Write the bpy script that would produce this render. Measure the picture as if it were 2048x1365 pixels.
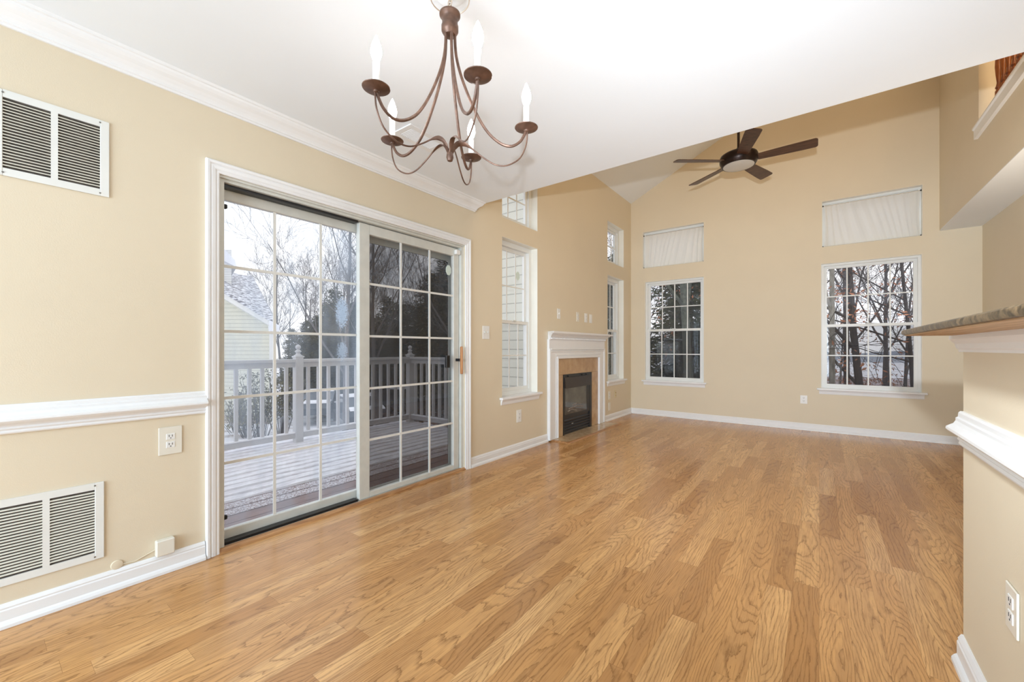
import bpy, math, random
from mathutils import Vector, Matrix, noise as mnoise
PI = math.pi
R = math.radians
C = bpy.context.scene.collection
SC = bpy.context.scene
for o in list(bpy.data.objects):
    bpy.data.objects.remove(o)

# ------------------------------------------------------------------ camera
cam_d = bpy.data.cameras.new('camera')
cam = bpy.data.objects.new('camera', cam_d)
C.objects.link(cam)
cam.location = (2.575, 0.0, 1.10)
cam.rotation_euler = (R(90), 0, math.atan2(616, 818))
cam_d.sensor_width = 36.0
cam_d.lens = 36.0 * 818.0 / 2048.0
cam_d.shift_y = 15.0 / 2048.0
cam_d.clip_start = 0.02
cam_d.clip_end = 600
SC.camera = cam

# ------------------------------------------------------------------ sky (bright overcast winter day)
W = bpy.data.worlds.new('overcast_sky')
SC.world = W
W.use_nodes = True
nt = W.node_tree
nt.nodes.clear()
wo = nt.nodes.new('ShaderNodeOutputWorld')
bg = nt.nodes.new('ShaderNodeBackground')
tc = nt.nodes.new('ShaderNodeTexCoord')
mp = nt.nodes.new('ShaderNodeMapping')
mp.inputs['Scale'].default_value = (2.0, 2.0, 6.0)
nz = nt.nodes.new('ShaderNodeTexNoise')
nz.inputs['Scale'].default_value = 1.6
nz.inputs['Detail'].default_value = 5
cr = nt.nodes.new('ShaderNodeValToRGB')
cr.color_ramp.elements[0].position = 0.33
cr.color_ramp.elements[0].color = (0.66, 0.70, 0.78, 1)
cr.color_ramp.elements[1].position = 0.60
cr.color_ramp.elements[1].color = (0.97, 0.97, 1.0, 1)
nt.links.new(tc.outputs['Generated'], mp.inputs['Vector'])
nt.links.new(mp.outputs['Vector'], nz.inputs['Vector'])
nt.links.new(nz.outputs['Fac'], cr.inputs['Fac'])
nt.links.new(cr.outputs['Color'], bg.inputs['Color'])
bg.inputs['Strength'].default_value = 1.5
nt.links.new(bg.outputs['Background'], wo.inputs['Surface'])

# ------------------------------------------------------------------ lamps
def light(name, typ, loc, target, energy, col=(1, 1, 1), **kw):
    d = bpy.data.lights.new(name, typ)
    o = bpy.data.objects.new(name, d)
    C.objects.link(o)
    o.location = loc
    v = Vector(target) - Vector(loc)
    o.rotation_euler = v.to_track_quat('-Z', 'Y').to_euler()
    d.energy = energy
    d.color = col
    for k, x in kw.items():
        setattr(d, k, x)
    return o
# the photographer's flash, held just above the camera and zoomed at the far room
light('flash', 'SPOT', (2.615, -0.02, 1.37), (1.75, 6.79, 1.75), 410, (0.84, 0.92, 1.0),
      spot_size=R(90), spot_blend=1.0, shadow_soft_size=0.022)
# added soft bluish fill behind the camera; no window is built there
light('rear_fill', 'AREA', (1.5, -2.6, 1.15), (2.2, 2.0, 1.7), 165, (0.66, 0.83, 1.0),
      shape='RECTANGLE', size=2.6, size_y=1.9)
# added upward fill, hidden beyond the half wall, to brighten ceiling and vault
light('vault_fill', 'AREA', (3.5, 4.0, 1.14), (3.5, 4.0, 3.0), 10, (1.0, 0.90, 0.74),
      shape='DISK', size=0.45)
# another added upward fill in the kitchen, for the dining ceiling
light('kitchen_fill', 'AREA', (3.7, 0.2, 1.3), (3.7, 0.2, 2.46), 7, (0.92, 0.97, 1.0),
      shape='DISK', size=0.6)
# added warm fill at the loft edge for vault and walls; no lamp there
light('loft_fill', 'AREA', (3.95, 3.7, 3.95), (0.6, 5.4, 3.9), 30, (1.0, 0.74, 0.45),
      shape='RECTANGLE', size=0.9, size_y=0.9)

vs = SC.view_settings
vs.view_transform = 'Standard'
vs.look = 'None'
vs.gamma = 1.0
vs.exposure = 0.10
vs.use_curve_mapping = False

# ------------------------------------------------------------------ material helpers
MATS = {}
def nodes(name):
    m = bpy.data.materials.new(name)
    m.use_nodes = True
    t = m.node_tree
    t.nodes.clear()
    out = t.nodes.new('ShaderNodeOutputMaterial')
    return m, t, out
def N(t, typ, **kw):
    n = t.nodes.new(typ)
    for k, v in kw.items():
        if k.startswith('_'):
            setattr(n, k[1:], v)
        else:
            n.inputs[k.replace('__', ' ')].default_value = v
    return n
def L(t, a, b):
    t.links.new(a, b)
def c4(c):
    return (c[0], c[1], c[2], 1.0)
def math_(t, op, a, b=None, c=None):
    n = t.nodes.new('ShaderNodeMath')
    n.operation = op
    for i, x in enumerate((a, b, c)):
        if x is None:
            continue
        if isinstance(x, (int, float)):
            n.inputs[i].default_value = x
        else:
            t.links.new(x, n.inputs[i])
    return n.outputs[0]
def ramp(t, fac, stops, interp='LINEAR'):
    n = t.nodes.new('ShaderNodeValToRGB')
    n.color_ramp.interpolation = interp
    e = n.color_ramp.elements
    while len(e) < len(stops):
        e.new(0.5)
    for i, (p, c) in enumerate(stops):
        e[i].position = p
        e[i].color = c4(c) if len(c) == 3 else c
    t.links.new(fac, n.inputs['Fac'])
    return n.outputs['Color']
def mix(t, fac, a, b, blend='MIX'):
    n = t.nodes.new('ShaderNodeMix')
    n.data_type = 'RGBA'
    n.blend_type = blend
    for sock, x in ((n.inputs[0], fac), (n.inputs[6], a), (n.inputs[7], b)):
        if isinstance(x, (int, float)):
            sock.default_value = x
        elif isinstance(x, tuple):
            sock.default_value = c4(x)
        else:
            t.links.new(x, sock)
    return n.outputs[2]
def mat(name, col, rough=0.5, metal=0.0, var=0.05, scale=8.0, bump=0.0, bscale=60.0, coat=0.0, emit=None, spec=0.5):
    """painted / plain surface: base colour with faint procedural mottling"""
    if name in MATS:
        return MATS[name]
    m, t, out = nodes(name)
    p = N(t, 'ShaderNodeBsdfPrincipled', Roughness=rough, Metallic=metal)
    p.inputs['Specular IOR Level'].default_value = spec
    p.inputs['Coat Weight'].default_value = coat
    tcn = t.nodes.new('ShaderNodeTexCoord')
    nz = N(t, 'ShaderNodeTexNoise', Scale=scale, Detail=4.0)
    L(t, tcn.outputs['Object'], nz.inputs['Vector'])
    lo = tuple(max(0, x * (1 - var)) for x in col)
    hi = tuple(min(1, x * (1 + var)) for x in col)
    L(t, ramp(t, nz.outputs['Fac'], [(0.3, lo), (0.7, hi)]), p.inputs['Base Color'])
    if bump:
        nb = N(t, 'ShaderNodeTexNoise', Scale=bscale, Detail=3.0)
        L(t, tcn.outputs['Object'], nb.inputs['Vector'])
        b = N(t, 'ShaderNodeBump', Strength=bump, Distance=0.01)
        L(t, nb.outputs['Fac'], b.inputs['Height'])
        L(t, b.outputs['Normal'], p.inputs['Normal'])
    if emit:
        p.inputs['Emission Color'].default_value = c4(emit[0])
        p.inputs['Emission Strength'].default_value = emit[1]
    L(t, p.outputs[0], out.inputs['Surface'])
    MATS[name] = m
    return m

WALL = mat('beige_wall_paint', (0.75, 0.650, 0.49), 0.6, var=0.015, scale=2, bump=0.05, bscale=220, spec=0.3)
CEIL = mat('white_ceiling_paint', (0.855, 0.885, 0.915), 0.8, var=0.01, scale=2, spec=0.2)
TRIM = mat('white_gloss_trim', (0.86, 0.86, 0.86), 0.32, var=0.01, spec=0.45)
REVEAL = mat('cream_reveal_paint', (0.84, 0.81, 0.72), 0.5, var=0.02)
VINYL = mat('white_vinyl', (0.80, 0.80, 0.77), 0.35, var=0.02)
VINYLG = mat('weathered_vinyl', (0.66, 0.66, 0.61), 0.42, var=0.05, scale=15)
PLATE = mat('ivory_plate', (0.80, 0.76, 0.66), 0.35, var=0.01)
PLATEW = mat('white_plate', (0.84, 0.83, 0.80), 0.35, var=0.01)
DARK = mat('black_slot', (0.012, 0.011, 0.010), 0.6, var=0.1)
BLACK = mat('black_metal', (0.010, 0.010, 0.011), 0.35, var=0.1)
RUBBER = mat('black_rubber', (0.015, 0.015, 0.015), 0.7)
VENTP = mat('white_vent_paint', (0.80, 0.80, 0.76), 0.4, var=0.02)
VENTSHADE = mat('vent_shade_brown', (0.075, 0.062, 0.05), 0.85, var=0.35, scale=20)  # dark brown that paints the shade behind the grille slats
BRONZE = mat('brushed_bronze', (0.155, 0.088, 0.062), 0.42, metal=0.45, var=0.35, scale=30)
OILRUB = mat('oil_rubbed_bronze', (0.022, 0.011, 0.008), 0.32, metal=0.6, var=0.3, scale=20)
BULB = mat('frosted_bulb', (0.95, 0.95, 0.93), 0.25, var=0.0, emit=((1, 0.99, 0.98), 58.0))
CANDLE = mat('candle_sleeve', (0.88, 0.88, 0.86), 0.45, var=0.01)
GLOBE = mat('frosted_globe', (0.62, 0.60, 0.56), 0.5, var=0.03)
BRASS = mat('brass', (0.6, 0.42, 0.14), 0.3, metal=1.0)
SNOW = mat('snow', (0.86, 0.88, 0.93), 0.8, var=0.05, scale=3, bump=0.4, bscale=9)
RAILP = mat('grey_white_railing', (0.56, 0.56, 0.57), 0.6, var=0.05)
RAILWOOD = None

def wood(name, a, b, sc=(14, 14, 1.2), rough=0.4, coat=0.0, axis='Z'):
    m, t, out = nodes(name)
    p = N(t, 'ShaderNodeBsdfPrincipled', Roughness=rough)
    p.inputs['Coat Weight'].default_value = coat
    tcn = t.nodes.new('ShaderNodeTexCoord')
    mpn = t.nodes.new('ShaderNodeMapping')
    mpn.inputs['Scale'].default_value = sc
    L(t, tcn.outputs['Object'], mpn.inputs['Vector'])
    nz = N(t, 'ShaderNodeTexNoise', Scale=3.0, Detail=6.0, Distortion=0.6)
    L(t, mpn.outputs['Vector'], nz.inputs['Vector'])
    L(t, ramp(t, nz.outputs['Fac'], [(0.35, a), (0.5, tuple((x + y) / 2 for x, y in zip(a, b))), (0.65, b)]), p.inputs['Base Color'])
    L(t, p.outputs[0], out.inputs['Surface'])
    return m
BLADE = wood('walnut_blade', (0.035, 0.014, 0.007), (0.115, 0.05, 0.026), (2, 30, 30), 0.4)
BALUST = wood('orange_oak_stain', (0.16, 0.038, 0.006), (0.42, 0.125, 0.02), (12, 12, 2), 0.35)
OAKTRIM = wood('oak_threshold', (0.30, 0.13, 0.045), (0.55, 0.29, 0.12), (20, 1.5, 20), 0.4)
OAKBOARD = wood('oak_underside', (0.34, 0.19, 0.085), (0.56, 0.36, 0.19), (25, 1.5, 25), 0.5)

# laminate floor: strips along Y, each with its own tone, grain offset and cathedral figure
def floor_mat():
    m, t, out = nodes('oak_laminate')
    p = N(t, 'ShaderNodeBsdfPrincipled', Roughness=0.30)
    p.inputs['Specular IOR Level'].default_value = 0.38
    tcn = t.nodes.new('ShaderNodeTexCoord')
    sx = t.nodes.new('ShaderNodeSeparateXYZ')
    L(t, tcn.outputs['Object'], sx.inputs[0])
    X, Y = sx.outputs[0], sx.outputs[1]
    w, ln = 0.0975, 0.86
    xs = math_(t, 'DIVIDE', math_(t, 'SUBTRACT', X, 2.572 - 60 * w), w)
    row = math_(t, 'FLOOR', xs)
    wn = t.nodes.new('ShaderNodeTexWhiteNoise')
    wn.noise_dimensions = '1D'
    L(t, row, wn.inputs['W'])
    ys = math_(t, 'ADD', math_(t, 'DIVIDE', Y, ln), math_(t, 'MULTIPLY', wn.outputs['Value'], 7.3))
    colr = math_(t, 'FLOOR', ys)
    cv = t.nodes.new('ShaderNodeCombineXYZ')
    L(t, row, cv.inputs[0]); L(t, colr, cv.inputs[1])
    w2 = t.nodes.new('ShaderNodeTexWhiteNoise')
    w2.noise_dimensions = '3D'
    L(t, cv.outputs[0], w2.inputs['Vector'])
    rid, rcol = w2.outputs['Value'], w2.outputs['Color']
    sc = t.nodes.new('ShaderNodeSeparateColor')
    L(t, rcol, sc.inputs[0])
    # grain coordinates
    gx = math_(t, 'ADD', X, math_(t, 'MULTIPLY', sc.outputs[0], 37.0))
    gy = math_(t, 'ADD', Y, math_(t, 'MULTIPLY', sc.outputs[1], 53.0))
    gv = t.nodes.new('ShaderNodeCombineXYZ')
    L(t, math_(t, 'MULTIPLY', gx, 5.5), gv.inputs[0])
    L(t, math_(t, 'MULTIPLY', gy, 1.15), gv.inputs[1])
    fld = N(t, 'ShaderNodeTexNoise', Scale=1.0, Detail=1.5, Roughness=0.4, Distortion=0.25)
    L(t, gv.outputs[0], fld.inputs['Vector'])
    # small wobble that gives the rings their ragged edge
    wv = t.nodes.new('ShaderNodeCombineXYZ')
    L(t, math_(t, 'MULTIPLY', gx, 60.0), wv.inputs[0])
    L(t, math_(t, 'MULTIPLY', gy, 14.0), wv.inputs[1])
    wob = N(t, 'ShaderNodeTexNoise', Scale=1.0, Detail=3.0, Roughness=0.6)
    L(t, wv.outputs[0], wob.inputs['Vector'])
    # growth rings = contour lines of (cross-strip slope + field)
    slope = math_(t, 'MULTIPLY', math_(t, 'ABSOLUTE', math_(t, 'SUBTRACT', math_(t, 'FRACT', xs), sc.outputs[2])), math_(t, 'ADD', math_(t, 'MULTIPLY', sc.outputs[1], 6.0), 2.0))
    fsum = math_(t, 'ADD', math_(t, 'ADD', slope, math_(t, 'MULTIPLY', fld.outputs['Fac'], 21.0)), math_(t, 'MULTIPLY', wob.outputs['Fac'], 0.9))
    fr = math_(t, 'FRACT', fsum)
    line = ramp(t, fr, [(0.0, (0.12, 0.12, 0.12)), (0.62, (0.0, 0.0, 0.0)), (0.86, (0.55, 0.55, 0.55)), (0.965, (1, 1, 1)), (1.0, (0.12, 0.12, 0.12))])
    # fine pores, long and thin
    fv = t.nodes.new('ShaderNodeCombineXYZ')
    L(t, math_(t, 'MULTIPLY', gx, 170.0), fv.inputs[0])
    L(t, math_(t, 'MULTIPLY', gy, 9.0), fv.inputs[1])
    fine = N(t, 'ShaderNodeTexNoise', Scale=1.0, Detail=3.0)
    L(t, fv.outputs[0], fine.inputs['Vector'])
    fv2 = t.nodes.new('ShaderNodeCombineXYZ')
    L(t, math_(t, 'MULTIPLY', gx, 26.0), fv2.inputs[0])
    L(t, math_(t, 'MULTIPLY', gy, 2.2), fv2.inputs[1])
    mid = N(t, 'ShaderNodeTexNoise', Scale=1.0, Detail=3.0, Distortion=0.5)
    L(t, fv2.outputs[0], mid.inputs['Vector'])
    base = ramp(t, rid, [(0.0, (0.49, 0.240, 0.084)), (0.18, (0.61, 0.315, 0.116)), (0.6, (0.70, 0.380, 0.146)), (1.0, (0.79, 0.465, 0.200))])
    c1 = mix(t, math_(t, 'MULTIPLY', ramp(t, mid.outputs['Fac'], [(0.40, (0, 0, 0)), (0.62, (1, 1, 1))]), 0.40), base, (0.40, 0.205, 0.085))
    c2 = mix(t, math_(t, 'MULTIPLY', line, math_(t, 'ADD', math_(t, 'MULTIPLY', fine.outputs['Fac'], 1.25), 0.06)), c1, (0.20, 0.088, 0.030))
    pore = ramp(t, fine.outputs['Fac'], [(0.50, (0, 0, 0)), (0.66, (1, 1, 1))])
    c3 = mix(t, math_(t, 'MULTIPLY', pore, 0.38), c2, (0.30, 0.135, 0.048))
    # hairline joints
    ex = math_(t, 'ABSOLUTE', math_(t, 'SUBTRACT', math_(t, 'FRACT', xs), 0.5))
    ey = math_(t, 'ABSOLUTE', math_(t, 'SUBTRACT', math_(t, 'FRACT', ys), 0.5))
    jx = math_(t, 'GREATER_THAN', ex, 0.5 - 0.0005 / w)
    jy = math_(t, 'GREATER_THAN', ey, 0.5 - 0.0005 / ln)
    j = math_(t, 'MULTIPLY', math_(t, 'MAXIMUM', jx, jy), 0.55)
    c4_ = mix(t, j, c3, (0.16, 0.07, 0.025))
    L(t, c4_, p.inputs['Base Color'])
    rr = N(t, 'ShaderNodeTexNoise', Scale=1.3, Detail=4.0)
    L(t, tcn.outputs['Object'], rr.inputs['Vector'])
    L(t, math_(t, 'ADD', math_(t, 'MULTIPLY', rr.outputs['Fac'], 0.10), 0.17), p.inputs['Roughness'])
    b = N(t, 'ShaderNodeBump', Strength=0.06, Distance=0.002)
    L(t, fine.outputs['Fac'], b.inputs['Height'])
    L(t, b.outputs['Normal'], p.inputs['Normal'])
    L(t, p.outputs[0], out.inputs['Surface'])
    return m
FLOORM = floor_mat()

def glass_mat(name, haze=0.0, tint=(1, 1, 1), spots=None, gloss=1.0, hscale=1.5, hcol=(0.66, 0.78, 0.90)):
    """flat pane: clear, mirror at grazing angles, with faint film; spots = pale oval patches (y, z, ry, rz, amount)"""
    m, t, out = nodes(name)
    tr = N(t, 'ShaderNodeBsdfTransparent')
    tr.inputs['Color'].default_value = c4(tint)
    gl = N(t, 'ShaderNodeBsdfGlossy', Roughness=0.0)
    fr = N(t, 'ShaderNodeFresnel', IOR=1.5)
    gm = t.nodes.new('ShaderNodeNewGeometry')
    L(t, math_(t, 'SUBTRACT', 1.5, math_(t, 'MULTIPLY', gm.outputs['Backfacing'], 1.5 - 1 / 1.5)), fr.inputs['IOR'])
    mx = t.nodes.new('ShaderNodeMixShader')
    L(t, math_(t, 'MULTIPLY', fr.outputs[0], gloss * 0.6), mx.inputs[0])
    L(t, tr.outputs[0], mx.inputs[1]); L(t, gl.outputs[0], mx.inputs[2])
    last = mx.outputs[0]
    if haze or spots:
        df = N(t, 'ShaderNodeBsdfTranslucent')
        df.inputs['Color'].default_value = c4(hcol)
        tcn = t.nodes.new('ShaderNodeTexCoord')
        mpn = t.nodes.new('ShaderNodeMapping')
        mpn.inputs['Scale'].default_value = (1, 1.6, 0.5)
        L(t, tcn.outputs['Object'], mpn.inputs['Vector'])
        nz = N(t, 'ShaderNodeTexNoise', Scale=hscale * 2.2, Detail=5.0)
        L(t, mpn.outputs['Vector'], nz.inputs['Vector'])
        f = math_(t, 'MULTIPLY', ramp(t, nz.outputs['Fac'], [(0.35, (0.15, 0.15, 0.15)), (0.75, (1, 1, 1))]), haze)
        if spots:
            sx = t.nodes.new('ShaderNodeSeparateXYZ')
            L(t, tcn.outputs['Object'], sx.inputs[0])
            n2 = N(t, 'ShaderNodeTexNoise', Scale=90.0, Detail=3.0)
            L(t, tcn.outputs['Object'], n2.inputs['Vector'])
            for (cy, cz, ry, rz, amt) in spots:
                a = math_(t, 'POWER', math_(t, 'DIVIDE', math_(t, 'SUBTRACT', sx.outputs[1], cy), ry), 2.0)
                b = math_(t, 'POWER', math_(t, 'DIVIDE', math_(t, 'SUBTRACT', sx.outputs[2], cz), rz), 2.0)
                d = math_(t, 'ADD', math_(t, 'ADD', a, b), math_(t, 'MULTIPLY', math_(t, 'SUBTRACT', n2.outputs['Fac'], 0.5), 2.6))
                s = ramp(t, d, [(0.25, (amt,) * 3), (1.35, (0, 0, 0))])
                f = math_(t, 'MAXIMUM', f, s)
        m2 = t.nodes.new('ShaderNodeMixShader')
        L(t, f, m2.inputs[0]); L(t, last, m2.inputs[1]); L(t, df.outputs[0], m2.inputs[2])
        last = m2.outputs[0]
    L(t, last, out.inputs['Surface'])
    return m
GLASS = glass_mat('window_glass', 0.05)
GLASS_L = glass_mat('patchy_door_glass', 0.30, spots=[(0.300, 1.33, 0.056, 0.130, 0.56), (0.303, 1.06, 0.046, 0.080, 0.42), (0.325, 0.93, 0.05, 0.14, 0.20)])  # bluish-white oval patches on the left pane
GLASS_R = glass_mat('clear_door_glass', 0.07)
SCREEN = None
def screen_mat(nm='insect_screen', dens=0.46):
    m, t, out = nodes(nm)
    tr = N(t, 'ShaderNodeBsdfTransparent')
    df = N(t, 'ShaderNodeBsdfDiffuse')
    df.inputs['Color'].default_value = (0.03, 0.03, 0.035, 1)
    tcn = t.nodes.new('ShaderNodeTexCoord')
    nz = N(t, 'ShaderNodeTexNoise', Scale=2.0, Detail=2.0)
    L(t, tcn.outputs['Object'], nz.inputs['Vector'])
    mx = t.nodes.new('ShaderNodeMixShader')
    L(t, math_(t, 'ADD', math_(t, 'MULTIPLY', nz.outputs['Fac'], 0.08), dens), mx.inputs[0])
    L(t, tr.outputs[0], mx.inputs[1]); L(t, df.outputs[0], mx.inputs[2])
    L(t, mx.outputs[0], out.inputs['Surface'])
    return m
SCREEN = screen_mat()
SCREENW = screen_mat('window_screen', 0.30)
SCREENL = screen_mat('fine_window_screen', 0.06)

def siding_mat(name, col, pitch, axis=2):
    m, t, out = nodes(name)
    p = N(t, 'ShaderNodeBsdfPrincipled', Roughness=0.55)
    tcn = t.nodes.new('ShaderNodeTexCoord')
    sx = t.nodes.new('ShaderNodeSeparateXYZ')
    L(t, tcn.outputs['Object'], sx.inputs[0])
    f = math_(t, 'FRACT', math_(t, 'DIVIDE', sx.outputs[2], pitch))
    b = N(t, 'ShaderNodeBump', Strength=1.0, Distance=pitch * 0.14)
    L(t, math_(t, 'SUBTRACT', 1.0, f), b.inputs['Height'])
    L(t, b.outputs['Normal'], p.inputs['Normal'])
    gap = math_(t, 'GREATER_THAN', f, 0.90)
    L(t, mix(t, math_(t, 'MULTIPLY', gap, 0.6), tuple(col), tuple(x * 0.35 for x in col)), p.inputs['Base Color'])
    L(t, p.outputs[0], out.inputs['Surface'])
    return m
SIDING = siding_mat('cream_lap_siding', (0.74, 0.72, 0.60), 0.2)
SIDINGW = siding_mat('white_lap_siding', (0.80, 0.80, 0.76), 0.1)

def patch_mat(name, a, b, scale=3.0, thr=(0.45, 0.55), rough=0.8, bump=0.0, sc3=(1, 1, 1)):
    m, t, out = nodes(name)
    p = N(t, 'ShaderNodeBsdfPrincipled', Roughness=rough)
    tcn = t.nodes.new('ShaderNodeTexCoord')
    mpn = t.nodes.new('ShaderNodeMapping')
    mpn.inputs['Scale'].default_value = sc3
    L(t, tcn.outputs['Object'], mpn.inputs['Vector'])
    nz = N(t, 'ShaderNodeTexNoise', Scale=scale, Detail=8.0, Roughness=0.65)
    L(t, mpn.outputs['Vector'], nz.inputs['Vector'])
    L(t, ramp(t, nz.outputs['Fac'], [(thr[0], a), (thr[1], b)]), p.inputs['Base Color'])
    if bump:
        bn = N(t, 'ShaderNodeBump', Strength=bump, Distance=0.02)
        L(t, nz.outputs['Fac'], bn.inputs['Height'])
        L(t, bn.outputs['Normal'], p.inputs['Normal'])
    L(t, p.outputs[0], out.inputs['Surface'])
    return m
GROUND = patch_mat('snowy_ground', (0.22, 0.15, 0.10), (0.84, 0.86, 0.92), 0.55, (0.36, 0.47), bump=0.3)
LITTER = patch_mat('snow_and_leaf_litter', (0.17, 0.075, 0.04), (0.74, 0.76, 0.86), 2.4, (0.50, 0.58), bump=0.3)
DECKW = patch_mat('wet_brown_deck', (0.10, 0.042, 0.030), (0.23, 0.11, 0.085), 5.0, (0.35, 0.65), 0.45, sc3=(6, 1, 1))
DECKSNOW = patch_mat('frosted_snow', (0.66, 0.64, 0.70), (0.88, 0.90, 0.96), 14.0, (0.35, 0.6), bump=0.5, sc3=(1, 0.5, 1))
PATCHSNOW = patch_mat('thin_frost', (0.16, 0.08, 0.062), (0.80, 0.80, 0.86), 130.0, (0.42, 0.60), sc3=(1, 0.6, 1))
ROOFM = patch_mat('shingles_with_snow', (0.16, 0.15, 0.17), (0.86, 0.88, 0.93), 6.0, (0.44, 0.56), sc3=(0.5, 0.5, 4.5))
BARK = patch_mat('grey_bark', (0.060, 0.054, 0.055), (0.17, 0.155, 0.155), 18.0, (0.35, 0.65), sc3=(1, 1, 0.3))
BARKD = patch_mat('dark_bark', (0.020, 0.015, 0.014), (0.075, 0.058, 0.052), 18.0, (0.35, 0.65), sc3=(1, 1, 0.3))
BARKL = patch_mat('pale_bark', (0.16, 0.15, 0.12), (0.36, 0.34, 0.29), 14.0, (0.35, 0.65), sc3=(1, 1, 0.3))
NEEDLE = patch_mat('evergreen_needles', (0.016, 0.021, 0.010), (0.075, 0.082, 0.034), 1.2, (0.35, 0.65))
OLIVE = patch_mat('olive_foliage', (0.055, 0.050, 0.018), (0.17, 0.15, 0.058), 1.5, (0.35, 0.65))
OAKLEAF = patch_mat('dry_oak_leaves', (0.22, 0.070, 0.028), (0.52, 0.23, 0.12), 3.0, (0.35, 0.65))
TRAVERT = patch_mat('tan_marble', (0.42, 0.25, 0.125), (0.60, 0.41, 0.23), 7.0, (0.3, 0.72), 0.22)
HEARTHM = patch_mat('hearth_marble', (0.47, 0.31, 0.17), (0.66, 0.50, 0.32), 16.0, (0.36, 0.66), 0.14)
GRANITE = patch_mat('speckled_granite', (0.022, 0.015, 0.007), (0.23, 0.155, 0.08), 38.0, (0.42, 0.64), 0.10)
GRANITE.node_tree.nodes['Principled BSDF'].inputs['Specular IOR Level'].default_value = 0.18
GRANITE.node_tree.nodes['Principled BSDF'].inputs['Roughness'].default_value = 0.28
LOGS = patch_mat('ceramic_log', (0.10, 0.07, 0.05), (0.42, 0.36, 0.30), 20.0, (0.35, 0.65))
ASPHALT = mat('wet_asphalt', (0.10, 0.10, 0.115), 0.6, var=0.2)
CARDARK = mat('dark_car_paint', (0.025, 0.035, 0.055), 0.25, var=0.1)
CARBLUE = mat('grey_blue_car_paint', (0.085, 0.105, 0.13), 0.25, var=0.1)
CARGLASS = mat('car_glass', (0.02, 0.025, 0.03), 0.1)
TYRE = mat('tyre_rubber', (0.012, 0.012, 0.012), 0.8)
CONCRETE = mat('concrete', (0.45, 0.40, 0.33), 0.9, var=0.1)
HILLM = patch_mat('hazy_wooded_hill', (0.20, 0.24, 0.31), (0.34, 0.37, 0.43), 0.12, (0.35, 0.65))  # distance haze painted in as the blue-grey colour

def curtain_mat():
    m, t, out = nodes('ivory_curtain')
    d = N(t, 'ShaderNodeBsdfDiffuse'); d.inputs['Color'].default_value = (0.92, 0.90, 0.84, 1)
    tl = N(t, 'ShaderNodeBsdfTranslucent'); tl.inputs['Color'].default_value = (0.93, 0.92, 0.88, 1)
    mx = t.nodes.new('ShaderNodeMixShader'); mx.inputs[0].default_value = 0.40
    L(t, d.outputs[0], mx.inputs[1]); L(t, tl.outputs[0], mx.inputs[2])
    L(t, mx.outputs[0], out.inputs['Surface'])
    return m
CURTAIN = curtain_mat()

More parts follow.
